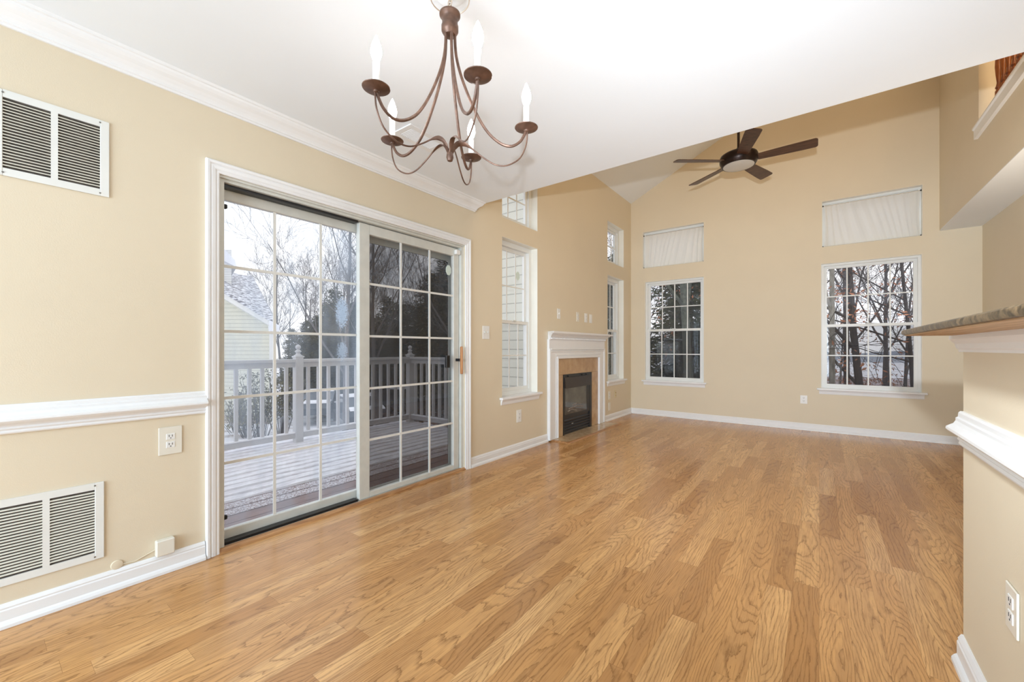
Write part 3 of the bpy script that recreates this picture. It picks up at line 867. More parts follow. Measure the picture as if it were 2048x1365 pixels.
# marble surround and firebox set in it
sr = empty('marble_surround', (0, 4.88, 0)); sr.parent = fp; sr.location = (0, 0, 0)
m = MB(); lb(m, 0, .016, 4.307, 4.447, .014, .772); m.build('marble_tile', TRAVERT, sr)
m = MB(); lb(m, 0, .016, 5.242, 5.453, .014, .772); m.build('marble_tile', TRAVERT, sr)
for (a, b_) in ((4.307, 4.70), (4.702, 5.06), (5.062, 5.453)):
    m = MB(); lb(m, 0, .016, a, b_, .774, .974); m.build('marble_tile', TRAVERT, sr)
fb = empty('gas_firebox', (0.0, 4.845, 0.014), 'black gas fireplace insert with glass front between tan marble strips', 'fireplace insert')
m = MB()
lb(m, .001, .022, 4.449, 4.474, .014, .772); lb(m, .001, .022, 5.176, 5.240, .014, .772)
lb(m, .001, .022, 4.474, 5.176, .735, .772); lb(m, .001, .006, 4.474, 5.176, .014, .735)
m.build('firebox_surround', BLACK, fb)
m = MB(); m.prism([(.006 + g, .63), (.045 + g, .60), (.030 + g, .735), (.006 + g, .735)], LX, 4.474, 5.176)
m.build('hood', mat('dark_brown_hood', (0.030, 0.018, 0.012), 0.35), fb)
m = MB()
lb(m, .006, .018, 4.474, 4.50, .24, .62); lb(m, .006, .018, 5.10, 5.176, .24, .62); lb(m, .006, .018, 4.50, 5.10, .24, .262); lb(m, .006, .018, 4.50, 5.10, .60, .62)
m.build('glass_door_frame', BLACK, fb)
m = MB(); lb(m, .0062, .0072, 4.50, 5.10, .262, .60)
m.build('inner_brick_panel', patch_mat('sooty_firebrick', (0.10, 0.095, 0.085), (0.24, 0.23, 0.20), 9, (0.35, 0.65)), fb)
for i, (a, b_, z, r) in enumerate([((4.60), (5.00), .33, .008), ((4.70), (4.95), .365, .007), ((4.56), (4.80), .30, .008)]):
    m = MB(); m.tube([(.0155, a, z), (.0155, (a + b_) / 2, z + .015), (.0155, b_, z - .01)], [(r, r), (r, r), (r, r * .8)], 8); m.build('ceramic_log', LOGS, fb)
m = MB(); lb(m, .0150, .0165, 4.50, 5.10, .262, .60)
GF = glass_mat('firebox_glass', 0.16, (0.85, 0.85, 0.85), gloss=2.2, hcol=(0.55, 0.58, 0.55))
m.build('glass_front', GF, fb)
m = MB()
for z in (.05, .085, .12, .155, .19):
    m.prism([(.006 + g, z), (.020 + g, z - .008), (.021 + g, z), (.008 + g, z + .012)], LX, 4.474, 5.176)
m.build('louvre', BLACK, fb)
for y in (4.56, 4.94, 5.06):
    m = MB(); m.lathe([(.009, 0), (.009, .012), (.004, .016)], (.022 + g, y, .750), 10, axis='x'); m.build('screw_head', BLACK, fb)
m = MB(); lb(m, .021, .024, 4.66, 4.70, .130, .140); m.build('maker_badge', mat('dull_badge', (0.5, 0.48, 0.45), 0.4), fb)
# hearth
hz = empty('hearth', (0.13, 4.93, 0), 'tan marble hearth slab set flush in the wood floor', 'hearth')
m = MB(); m.box(.006, .238, 4.185, 5.685, .001, .012, .002); m.build('hearth_slab', HEARTHM, hz)
m = MB()
m.prism([(.238, .001), (.272, .001), (.262, .010), (.238, .014)], LX, 4.150, 5.72)
m.prism([(4.150, .001), (4.185, .001), (4.185, .014), (4.160, .010)], lambda p, q, a: (a, p, q), .03, .262)
m.prism([(5.685, .001), (5.72, .001), (5.71, .010), (5.685, .014)], lambda p, q, a: (a, p, q), .03, .262)
m.build('hearth_trim', OAKTRIM, hz)

# ================================================================== WALL PLATES
def plate(name, fn, s, z, w, h, kind, label, cat, m=PLATE, th=0.006):
    e = empty(name, fn(s, -0.001, z), label, cat)
    def bx(mb, a0, a1, p0, p1, q0, q1, bev=0.0):
        A = fn(a0, p0, q0); B = fn(a1, p1, q1)
        mb.box(A[0], B[0], A[1], B[1], A[2], B[2], bev); return mb
    bx(MB(), s - w / 2, s + w / 2, -th, -.001, z - h / 2, z + h / 2, .0025).build('cover_plate', m, e)
    if kind == 'outlet':
        for dz in (-.020, .020):
            r = bx(MB(), s - .017, s + .017, -th - .002, -th + .001, z + dz - .0145, z + dz + .0145, .001).build('socket', PLATEW, e)
            q = MB()
            for ds in (-.0065, .0065): bx(q, s + ds - .0012, s + ds + .0012, -th - .0026, -th - .0015, z + dz - .001, z + dz + .009)
            bx(q, s - .0022, s + .0022, -th - .0026, -th - .0015, z + dz - .009, z + dz - .005)
            q.build('socket_slots', DARK, r)
    elif kind == 'toggle':
        bx(MB(), s - .005, s + .005, -th - .010, -th + .001, z - .004, z + .012, .002).build('toggle', PLATEW, e)
        for dz in (-.03, .03): bx(MB(), s - .0025, s + .0025, -th - .0012, -th, z + dz - .0025, z + dz + .0025).build('screw', VINYLG, e)
    elif kind == 'toggle2':
        for ds in (-.023, .023):
            bx(MB(), s + ds - .005, s + ds + .005, -th - .010, -th + .001, z - .004, z + .012, .002).build('toggle', VINYLG, e)
        for ds in (-.023, .023):
            for dz in (-.03, .03): bx(MB(), s + ds - .0022, s + ds + .0022, -th - .0012, -th, z + dz - .0022, z + dz + .0022).build('screw', VINYLG, e)
    elif kind == 'coax':
        for dz in (-.022, .022):
            A = fn(s, -th, z + dz); q = MB()
            if fn is FL: q.lathe([(.005, 0), (.005, .009), (.003, .010)], A, 8, axis='x')
            q.build('coax_jack', BRASS, e)
    return e
plate('outlet', FL, 0.601, 0.644, 0.092, 0.136, 'outlet', 'ivory duplex outlet below the left chair rail', 'outlet')
plate('light_switch', FL, 2.998, 1.254, 0.100, 0.127, 'toggle2', 'ivory double switch plate between the sliding door and the window', 'switch', PLATEW)
plate('outlet', FL, 3.540, 0.378, 0.084, 0.132, 'outlet', 'ivory duplex outlet below the window left of the fireplace', 'outlet', PLATEW)
plate('wall_plate', FL, 4.372, 1.528, 0.072, 0.125, 'toggle', 'ivory switch plate above the mantel, leftmost of the four', 'switch', PLATEW)
plate('wall_plate', FL, 4.865, 1.520, 0.072, 0.125, 'outlet', 'ivory outlet above the mantel, second from the left', 'outlet', PLATE)
plate('wall_plate', FL, 5.105, 1.520, 0.075, 0.125, 'outlet', 'ivory outlet above the mantel, third from the left', 'outlet', PLATEW)
plate('wall_plate', FL, 5.255, 1.518, 0.075, 0.120, 'blank', 'blank cover plate above the mantel, rightmost of the four', 'wall plate', PLATEW)
plate('outlet', FL, 5.885, 0.385, 0.080, 0.125, 'outlet', 'ivory duplex outlet right of the fireplace, above the blank plate', 'outlet')
plate('wall_plate', FL, 5.885, 0.215, 0.080, 0.120, 'blank', 'small blank plate just above the baseboard right of the fireplace', 'wall plate')
plate('cable_jack_plate', FL, 6.120, 0.385, 0.072, 0.120, 'coax', 'beige plate with two brass cable jacks near the room corner', 'wall plate', mat('beige_plate', (0.68, 0.57, 0.36), 0.4))
plate('outlet', FF, 2.400, 0.410, 0.078, 0.112, 'outlet', 'white duplex outlet on the far wall between the two windows', 'outlet', PLATEW)
FH = lambda s, d, z: (2.975 + d, s, z)
plate('outlet', FH, 1.620, 0.425, 0.080, 0.118, 'outlet', 'ivory duplex outlet on the half wall below the bar counter', 'outlet', PLATE)
pb = empty('alarm_contact_box', (0.03, 0.576, 0.090), 'small ivory plug-in box resting on top of the left baseboard', 'wall box')
MB().box(0.001, 0.034, 0.541, 0.612, 0.094, 0.169, .004).build('box_body', PLATE, pb)
MB().tube([(0.006, 0.541, 0.125), (0.004, 0.47, 0.10), (0.003, 0.42, 0.105)], 0.0022, 6).build('painted_wire', WALL, pb)
MB().lathe([(.022, 0), (.020, .005), (.008, .007)], (0.0008, 0.408, 0.108), 16, axis='x').build('painted_cap', WALL, pb)

# ================================================================== VENT GRILLES
def grille(y0, y1, z0, z1, label, nsl):
    e = empty('return_air_grille', (0.001, (y0 + y1) / 2, z0), label, 'vent grille', 'return air grilles')
    fw = 0.030; yc = (y0 + y1) / 2; dw = 0.010
    f = MB()
    f.box(.001, .008, y0, y0 + fw, z0, z1, .002); f.box(.001, .008, y1 - fw, y1, z0, z1, .002)
    f.box(.001, .0075, y0 + fw, y1 - fw, z0, z0 + fw); f.box(.001, .0075, y0 + fw, y1 - fw, z1 - fw, z1)
    f.box(.001, .0075, yc - dw, yc + dw, z0 + fw, z1 - fw)
    f.build('grille_frame', VENTP, e)
    MB().box(.0010, .0018, y0 + fw, y1 - fw, z0 + fw, z1 - fw).build('slot_shade_backing', VENTSHADE, e)  # dark sheet standing in for the unlit hole behind the slats
    s_ = MB()
    for (a, b_) in ((y0 + fw, yc - dw), (yc + dw, y1 - fw)):
        p = (z1 - z0 - 2 * fw) / nsl
        for i in range(1, nsl):
            z = z0 + fw + p * i
            s_.prism([(.0020, z + p * .10), (.0028, z + p * .22), (.0078, z - p * .02), (.0078, z - p * .24), (.0066, z - p * .26)], LX, a, b_)
    s_.build('louvre_slats', mat('cream_louvre', (0.80, 0.77, 0.66), 0.4), e)
    for y in (y0 + .030, y1 - .030):
        for z in (z0 + .012, z1 - .012):
            MB().lathe([(.0036, 0), (.003, .0015)], (.008, y, z), 8, axis='x').build('screw', mat('screw_steel', (0.25, 0.24, 0.22), 0.4, metal=0.8), e)
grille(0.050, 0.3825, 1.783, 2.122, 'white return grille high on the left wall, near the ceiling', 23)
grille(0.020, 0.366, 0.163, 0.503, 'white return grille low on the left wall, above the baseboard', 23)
# ceiling register
cv_ = empty('ceiling_register', (0.508, 1.76, H - 0.001), 'white louvred air register in the ceiling behind the chandelier', 'vent grille')
f = MB()
x0, x1, y0, y1 = 0.418, 0.597, 1.608, 1.912
f.box(x0, x1, y0, y0 + .03, H - .008, H - .001); f.box(x0, x1, y1 - .03, y1, H - .008, H - .001)
f.box(x0, x0 + .035, y0 + .03, y1 - .03, H - .008, H - .001); f.box(x1 - .035, x1, y0 + .03, y1 - .03, H - .008, H - .001)
f.build('register_frame', TRIM, cv_)
MB().box(x0 + .035, x1 - .035, y0 + .03, y1 - .03, H - .003, H - .0012).build('duct_opening', mat('grey_duct', (0.32, 0.32, 0.31), 0.8), cv_)
s_ = MB()
for i in range(19):
    y = y0 + .036 + (y1 - y0 - .072) * i / 18
    s_.prism([(y, H - .003), (y + .002, H - .003), (y + .006, H - .0085), (y + .0045, H - .0085)], lambda p, q, a: (a, p, q), x0 + .035, x1 - .035)
s_.build('louvre_slats', TRIM, cv_)

# ================================================================== CHANDELIER
CH = Vector((1.438, 1.113, 1.964))
ch = empty('chandelier', (CH.x, CH.y, H), 'bronze five-arm candle chandelier hanging from the white ceiling', 'chandelier')
PH0 = 4.552
def cr_pt(p0, p1, p2, p3, t):
    t2, t3 = t * t, t * t * t
    return tuple(0.5 * ((2 * b) + (-a + c) * t + (2 * a - 5 * b + 4 * c - d) * t2 + (-a + 3 * b - 3 * c + d) * t3) for a, b, c, d in zip(p0, p1, p2, p3))
def smooth_path(pts, k=6):
    out = []
    P = [pts[0]] + list(pts) + [pts[-1]]
    for i in range(len(P) - 3):
        for j in range(k):
            out.append(cr_pt(P[i], P[i + 1], P[i + 2], P[i + 3], j / k))
    out.append(pts[-1])
    return out
arm2 = smooth_path([(.018, .365), (.024, .263), (.052, .162), (.097, .057), (.143, -.018), (.193, -.060), (.236, -.070), (.270, -.052), (.289, -.024), (.296, -.004)])
thin2 = smooth_path([(.302, -.006), (.297, -.060), (.272, -.114), (.224, -.145), (.176, -.146), (.126, -.120), (.082, -.088), (.056, -.074), (.034, -.073), (.018, -.088), (.008, -.112), (.004, -.128)])
hubp = MB()
hubp.lathe([(.010, .337), (.022, .340), (.030, .352), (.0325, .357), (.0325, .376), (.030, .380), (.030, .404), (.033, .408), (.040, .416), (.040, .422), (.028, .426), (.010, .428)], tuple(CH), 28)
hubp.build('top_hub', BRONZE, ch)
fin = MB(); fin.lathe([(.002, -.146), (.010, -.142), (.014, -.130), (.012, -.113), (.006, -.098), (.003, -.090)], tuple(CH), 16); fin.build('bottom_finial', BRONZE, ch)
for k in range(5):
    a = PH0 - k * 2 * PI / 5
    ca, sa = math.cos(a), math.sin(a)
    P3 = lambda q: (CH.x + q[0] * ca, CH.y + q[0] * sa, CH.z + q[1])
    m = MB(); m.tube([P3(q) for q in arm2], 0.0056, 8); arm = m.build('arm', BRONZE, ch)
    pts = [P3(q) for q in thin2]
    n_ = len(pts); rr = []
    for i in range(n_):
        r_ = thin2[i][0]
        if r_ < .085:
            u = min(1, (.085 - r_) / .04) * min(1, max(.25, r_ / .02))
            rr.append((.0030 + .0085 * u, .0028))
        else: rr.append((.0030, .0030))
    m = MB(); m.tube(pts, rr, 8); m.build('scroll_arm', BRONZE, ch)
    c = P3((.298, 0))
    m = MB(); m.lathe([(.004, -.010), (.009, -.008), (.010, -.003), (.030, .000), (.045, .006), (.046, .008), (.044, .008), (.030, .0035), (.010, .002)], c, 28); m.build('drip_pan', BRONZE, ch)
    m = MB(); m.lathe([(.016, .002), (.016, .010), (.013, .013)], c, 16); m.build('candle_cup', BRONZE, ch)
    m = MB(); m.lathe([(.0118, .008), (.0118, .092), (.009, .096)], c, 16); cs = m.build('candle_sleeve', CANDLE, ch)
    m = MB(); m.lathe([(.008, .094), (.013, .104), (.0178, .120), (.0182, .132), (.015, .150), (.009, .166), (.004, .178), (.0008, .184)], c, 18); m.build('flame_bulb', BULB, ch)
# chain, canopy and ring
lk = MB()
zt = CH.z + .424
for i, z in enumerate((zt + .008, zt + .026, zt + .044, zt + .062)):
    an = i * PI / 2
    pts = [(CH.x + .010 * math.cos(t_) * math.cos(an), CH.y + .010 * math.cos(t_) * math.sin(an), z + .013 * math.sin(t_)) for t_ in [2 * PI * j / 14 for j in range(15)]]
    lk.tube(pts, .0022, 6, cap=False)
lk.build('chain', mat('pale_chain', (0.62, 0.52, 0.42), 0.35, metal=0.5), ch)
cn = MB(); cn.lathe([(.012, -.022), (.035, -.018), (.055, -.008), (.060, 0)], (CH.x, CH.y, H - .0005), 28); cn.build('canopy', CEIL, ch)
rg = MB(); rg.tube([(CH.x + .074 * math.cos(t_), CH.y + .074 * math.sin(t_), H - .020) for t_ in [2 * PI * j / 32 for j in range(33)]], .0022, 6, cap=False)
rg.build('wire_ring', MATS['pale_chain'], ch)

# ================================================================== CEILING FAN
FC = Vector((1.887, 4.897, 3.078))
zc = HL + PITCH * FC.x
fan = empty('ceiling_fan', (FC.x, FC.y, zc), 'dark bronze ceiling fan with five walnut blades under the vault', 'ceiling fan')
m = MB(); m.lathe([(.013, .10), (.013, zc - FC.z - .02)], tuple(FC), 14); m.build('downrod', OILRUB, fan)
m = MB(); m.lathe([(.02, zc - FC.z - .12), (.065, zc - FC.z - .09), (.075, zc - FC.z - .045), (.06, zc - FC.z - .036)], tuple(FC), 24); m.build('ceiling_mount', OILRUB, fan)
m = MB(); m.lathe([(.150, -.046), (.158, -.044), (.172, -.020), (.180, .000), (.182, .040), (.175, .062), (.150, .078), (.060, .092), (.034, .100), (.024, .135), (.014, .150)], tuple(FC), 40); m.build('motor_housing', OILRUB, fan)
m = MB(); m.lathe([(.006, -.062), (.07, -.060), (.125, -.053), (.146, -.047), (.146, -.043)], tuple(FC), 36); m.build('light_globe', GLOBE, fan)
for k in range(5):
    a = 0.017 + k * 2 * PI / 5
    ca, sa = math.cos(a), math.sin(a)
    pit = R(-13)
    out2 = [(.175, -.050), (.30, -.058), (.55, -.068), (.655, -.069), (.668, -.060), (.674, -.045), (.674, .045), (.668, .058), (.655, .066), (.55, .066), (.30, .057), (.175, .050)]
    def bp(x, y, dz):
        yy, zz = y * math.cos(pit) - dz * math.sin(pit), y * math.sin(pit) + dz * math.cos(pit)
        return (FC.x + x * ca - yy * sa, FC.y + x * sa + yy * ca, FC.z + .006 + zz)
    m = MB(); m.prism(out2, lambda p, q, dz: bp(p, q, dz), -.003, .003)
    bl = m.build('fan_blade', BLADE, fan, org=bp(.175, 0, 0))
    bl.rotation_euler = (0, 0, 0)
    m = MB(); m.prism([(.15, -.030), (.215, -.040), (.215, .040), (.15, .030)], lambda p, q, dz: bp(p, q, dz), .0032, .008); m.build('blade_bracket', OILRUB, bl)

# ================================================================== BAR COUNTER
bc = empty('bar_counter', (3.05, 0.3, 1.145), 'brown speckled granite bar top overhanging the half wall', 'counter')
def slab(z0, z1, x0, x1, y0, y1, r, bull=0.0, ins=0.0):
    pts = []
    x0 += ins; x1 -= ins; y1 -= ins
    for k in range(9):
        a = PI - PI / 2 * k / 8
        pts.append((x0 + r + r * math.cos(a), y1 - r + r * math.sin(a)))
    for k in range(9):
        a = PI / 2 - PI / 2 * k / 8
        pts.append((x1 - r + r * math.cos(a), y1 - r + r * math.sin(a)))
    pts += [(x1, y0), (x0, y0)]
    return pts
m = MB()
prof = []
layers = [(1.1475, .006), (1.1495, .001), (1.156, -.002), (1.163, -.001), (1.1665, .003), (1.168, .009)]
rings = [slab(0, 0, 2.812, 3.30, -1.6, 2.062, .03, ins=i_) for z_, i_ in layers]
nn = len(rings[0]); vs_ = []
for (z_, i_), rg_ in zip(layers, rings): vs_ += [(x, y, z_) for x, y in rg_]
fs = [(i * nn + k, i * nn + (k + 1) % nn, (i + 1) * nn + (k + 1) % nn, (i + 1) * nn + k) for i in range(len(layers) - 1) for k in range(nn)]
m.add(vs_, fs, True); m.add(vs_, [tuple(range(nn)), tuple(range(len(vs_) - 1, len(vs_) - nn - 1, -1))])
m.build('granite_slab', GRANITE, bc)
m = MB(); m.prism(slab(0, 0, 2.818, 3.29, -1.6, 2.056, .03), lambda p, q, a: (p, q, a), 1.1452, 1.1475); m.build('wood_underlay', OAKBOARD, bc)

# ================================================================== LOFT BALUSTRADE
lb_ = empty('loft_balustrade', (3.74, 4.2, 3.045), 'orange stained turned balusters standing on the white loft edge', 'railing')
bprof = [(.020, 0), (.020, .16), (.012, .175), (.020, .19), (.014, .205), (.010, .23), (.017, .30), (.021, .36), (.017, .46), (.011, .56), (.010, .60), (.017, .615), (.010, .63), (.019, .645), (.019, .86)]
m0 = MB(); m0.lathe(bprof, (3.74, 5.06, 3.045), 12)
bal0 = m0.build('baluster', BALUST, lb_, org=(3.74, 5.06, 3.045))
for i in range(1, 18):
    c = bal0.copy(); C.objects.link(c); c.parent = lb_
    c.location = bal0.location + Vector((0, -0.112 * i, 0))
m = MB(); m.box(3.71, 3.77, YS + .01, 5.31, 3.905, 3.955, .012); m.build('handrail', BALUST, lb_)

# ================================================================== OUTSIDE
GZ = -2.8
def dirp(px, w, z=GZ):
    """world point straight ahead of image column px at forward distance w (used once, to place far things)"""
    th = math.atan2(616, 818)
    u = (px - 1024) / 818.0 * w
    return Vector((2.575 + math.cos(th) * u - math.sin(th) * w, math.sin(th) * u + math.cos(th) * w, z))
gr = MB()
nx_, ny_ = 70, 70
gx0, gx1, gy0, gy1 = -170, 60, -40, 190
vs_ = []
for j in range(ny_ + 1):
    for i in range(nx_ + 1):
        x = gx0 + (gx1 - gx0) * i / nx_; y = gy0 + (gy1 - gy0) * j / ny_
        vs_.append((x, y, GZ - .25 + .5 * mnoise.noise(Vector((x * .06, y * .06, 0)))))
gr.add(vs_, [(j * (nx_ + 1) + i, j * (nx_ + 1) + i + 1, (j + 1) * (nx_ + 1) + i + 1, (j + 1) * (nx_ + 1) + i) for j in range(ny_) for i in range(nx_)], True)
struct(gr.build('ground', GROUND))
m = MB()
vs_ = []
for j in range(31):
    for i in range(31):
        x = -14 + 40 * i / 30; y = 11 + 60 * j / 30
        vs_.append((x, y, GZ + .12 + .25 * mnoise.noise(Vector((x * .15, y * .15, 3)))))
m.add(vs_, [(j * 31 + i, j * 31 + i + 1, (j + 1) * 31 + i + 1, (j + 1) * 31 + i) for j in range(30) for i in range(30)], True)
tag(m.build('leaf_litter', LITTER), 'snow patched with fallen brown leaves behind the house', 'leaf litter', kind='stuff')
# outer skin of this house and the chimney chase beside the fireplace
cz = empty('chimney_chase', (-0.85, 4.95, GZ), 'cream sided chimney chase seen through the window left of the fireplace', 'chimney')
MB().box(-1.55, -0.17, 4.20, 5.72, GZ, 6.2).build('siding_wall', siding_mat('cream_wide_siding', (0.70, 0.70, 0.62), 0.118), cz)
m = MB(); m.box(-1.60, -1.50, 4.15, 4.24, GZ, 6.2); m.build('corner_board', VINYL, cz)

# deck
dk = empty('deck', (-1.5, 1.0, -0.1), 'brown wood deck with snow over its boards outside the sliding door', 'deck')
m = MB(); mS = MB(); mP = MB()
rnd = random.Random(4)
px_ = -0.235
i = 0
while px_ > -2.80:
    a, b_ = px_ - .134, px_
    m.box(a, b_, -3.2, 4.36, -.135, -.10)
    if b_ < -.98:
        # snow strip with a wandering edge
        n_ = 90; up = []
        for k in range(n_ + 1):
            y = -3.2 + 7.56 * k / n_
            e1 = .006 + .008 * (mnoise.noise(Vector((y * 4, a * 9, 0))) + .5)
            e2 = .006 + .008 * (mnoise.noise(Vector((y * 4, a * 9, 7))) + .5)
            h_ = .014 + .008 * mnoise.noise(Vector((y * 2.5, a * 5, 3)))
            up.append((a + e1, b_ - e2, y, h_))
        vv = []
        for (p, q, y, h_) in up:
            vv += [(p, y, -.0995), (p + .010, y, -.0995 + h_), (q - .010, y, -.0995 + h_), (q, y, -.0995)]
        ff = [(k * 4 + c_, k * 4 + c_ + 1, k * 4 + 5 + c_, k * 4 + 4 + c_) for k in range(n_) for c_ in range(3)]
        mS.add(vv, ff, True)
    elif b_ < -.68:
        mP.box(a + .006, b_ - .006, -3.2, 4.36, -.0995, -.097)
    px_ -= .142; i += 1
m.build('deck_board', DECKW, dk)
o = mS.build('snow_cover', DECKSNOW, dk); o['label'] = 'white snow lying along the boards'
mP.build('frost_patches', PATCHSNOW, dk)
m = MB(); m.box(-2.86, -2.80, -3.2, 4.42, -.36, -.11); m.box(-2.86, -.17, 4.36, 4.42, -.36, -.11)
for y in (-2, .2, 2.4, 4.3): m.box(-2.80, -2.66, y - .07, y + .07, GZ - .3, -.14)
m.build('deck_frame', DECKW, dk)
# railing
rl = empty('deck_railing', (-2.73, 0.6, -0.1), 'grey white railing with ball-topped posts around the snowy deck', 'railing')
m = MB(); m.box(-2.775, -2.685, -3.0, 4.30, .925, .965, .006); m.box(-2.745, -2.715, -3.0, 4.30, .862, .925); m.build('top_rail', RAILP, rl)
m = MB(); m.box(-2.75, -2.71, -3.0, 4.30, -.035, .025, .004); m.build('bottom_rail', RAILP, rl)
m = MB(); m.box(-2.73, -1.56, 4.255, 4.345, .925, .965, .006); m.box(-2.73, -1.56, 4.285, 4.315, .862, .925); m.build('top_rail', RAILP, rl)
m = MB(); m.box(-2.73, -1.56, 4.28, 4.32, -.035, .025, .004); m.build('bottom_rail', RAILP, rl)
m = MB(); m.box(-2.76, -2.70, -3.0, 4.26, .026, .045, .008); m.box(-2.68, -1.56, 4.27, 4.33, .026, .045, .008)
m.build('snow_on_rail', SNOW, rl)
p0 = None
for (x, y) in ((-2.73, 4.30), (-2.73, 2.52), (-2.73, .74), (-2.73, -1.04)):
    if p0 is None:
        m = MB(); m.box(x - .048, x + .048, y - .048, y + .048, -.098, 1.00, .006); m.box(x - .056, x + .056, y - .056, y + .056, .985, 1.005, .004)
        p0 = m.build('post', RAILP, rl, org=(x, y, -.098)); base = Vector((x, y, 0))
        m = MB(); m.lathe([(.050, 1.004), (.050, 1.012), (.030, 1.024), (.022, 1.040), (.030, 1.052), (.040, 1.062), (.030, 1.074), (.018, 1.082), (.016, 1.090), (.027, 1.100), (.033, 1.118), (.027, 1.136), (.010, 1.148), (.001, 1.152)], (x, y, 0), 16)
        fn0 = m.build('ball_finial', RAILP, p0, org=(x, y, 1.004))
    else:
        c = p0.copy(); C.objects.link(c); c.parent = rl; c.location = p0.location + Vector((x, y, 0)) - base
        d = fn0.copy(); C.objects.link(d); d.parent = c
b0 = None
pos = []
y = 4.30 - .145
while y > -2.9:
    if all(abs(y - q) > .06 for q in (2.52, .74, -1.04)): pos.append((-2.73, y))
    y -= .137
x = -2.73 + .14
while x < -1.62: pos.append((x, 4.30)); x += .137
for (x, y) in pos:
    if b0 is None:
        m = MB(); m.box(x - .018, x + .018, y - .018, y + .018, .024, .866); b0 = m.build('baluster', RAILP, rl, org=(x, y, .024)); bb = Vector((x, y, 0))
    else:
        c = b0.copy(); C.objects.link(c); c.parent = rl; c.location = b0.location + Vector((x, y, 0)) - bb

# ---------------------------------------------------------------- neighbouring house
hs = empty('neighbour_house', dirp(440, 22), 'cream sided house with snowy shingle roof beyond the deck', 'house')
th = math.atan2(616, 818)
ux = Vector((math.cos(th), math.sin(th), 0)); uy = Vector((-math.sin(th), math.cos(th), 0)); uz = Vector((0, 0, 1))
o0 = dirp(1024, 22.0, 0)      # frontal plane 22 m out
Sg = 22.0 / 818.0
def hp(px, py, d=0.0, fan_=False):
    """front-plane point of the house wall; d = metres behind it"""
    k = (22.0 + d) / 22.0 if fan_ else 1.0
    return tuple(o0 + ux * ((px - 1024) * Sg * k) + uy * d + uz * (1.10 + (697.5 - py) * Sg * k))
def hprism(mb, pts, d0_, d1_):
    n = len(pts)
    k = (22.0 + d0_) / 22.0
    pts = [(1024 + (x - 1024) * k, 697.5 + (y - 697.5) * k) for x, y in pts]
    f0 = [Vector(hp(x, y, d0_)) for x, y in pts]
    dv = (uy - ux * 0.80) * (d1_ - d0_)
    vv = f0 + [q_ + dv for q_ in f0]
    mb.add(vv, [(i, (i + 1) % n, n + (i + 1) % n, n + i) for i in range(n)])
    mb.add(vv, [tuple(range(n)), tuple(range(2 * n - 1, n - 1, -1))])
    return mb
base_y = 697.5 + (1.10 - GZ + .3) / Sg
hprism(MB(), [(150, base_y), (546, base_y), (546, 648), (452, 590), (300, 500), (150, 590)], 0, 9).build('siding_wall', SIDINGW and siding_mat('cream_house_siding', (0.70, 0.69, 0.56), 0.21), hs)
m = MB(); hprism(m, [(539, base_y), (547.5, base_y), (547.5, 645), (539, 641)], -.08, .0); m.build('corner_board', VINYL, hs)
m = MB(); hprism(m, [(290, 487), (452, 586), (553, 647), (559, 657), (548, 657), (452, 600), (290, 503)], -.35, 0); m.build('rake_board', VINYL, hs)
m = MB(); hprism(m, [(540, 641), (560, 652), (558, 663), (548, 668), (541, 664)], -.6, -.08); m.build('gutter_return', SNOW, hs)
m = MB()
q = [hp(300, 492, -.4, True), hp(552, 645, -.4, True), hp(547, 630, 3.0, True), hp(505, 552, 7.0, True), hp(350, 540, 7.0, True)]
q2 = [(a, b_, c - .15) for a, b_, c in q]
m.add(q + q2, [(0, 1, 2, 3, 4), (9, 8, 7, 6, 5), (0, 5, 6, 1), (1, 6, 7, 2), (2, 7, 8, 3), (3, 8, 9, 4), (4, 9, 5, 0)])
m.build('shingle_roof', ROOFM, hs)
m = MB(); hprism(m, [(430, 585), (463, 600), (463, 500), (430, 500)], 2.0, 4.2); m.build('dormer', siding_mat('dormer_siding', (0.82, 0.82, 0.80), 0.14), hs)
m = MB(); hprism(m, [(415, 505), (474, 535), (470, 520), (440, 490), (415, 480)], 1.6, 4.6); m.build('dormer_roof', SNOW, hs)
m = MB(); hprism(m, [(150, base_y), (546, base_y), (546, base_y - 22), (150, base_y - 22)], -.06, 0); m.build('foundation', CONCRETE, hs)
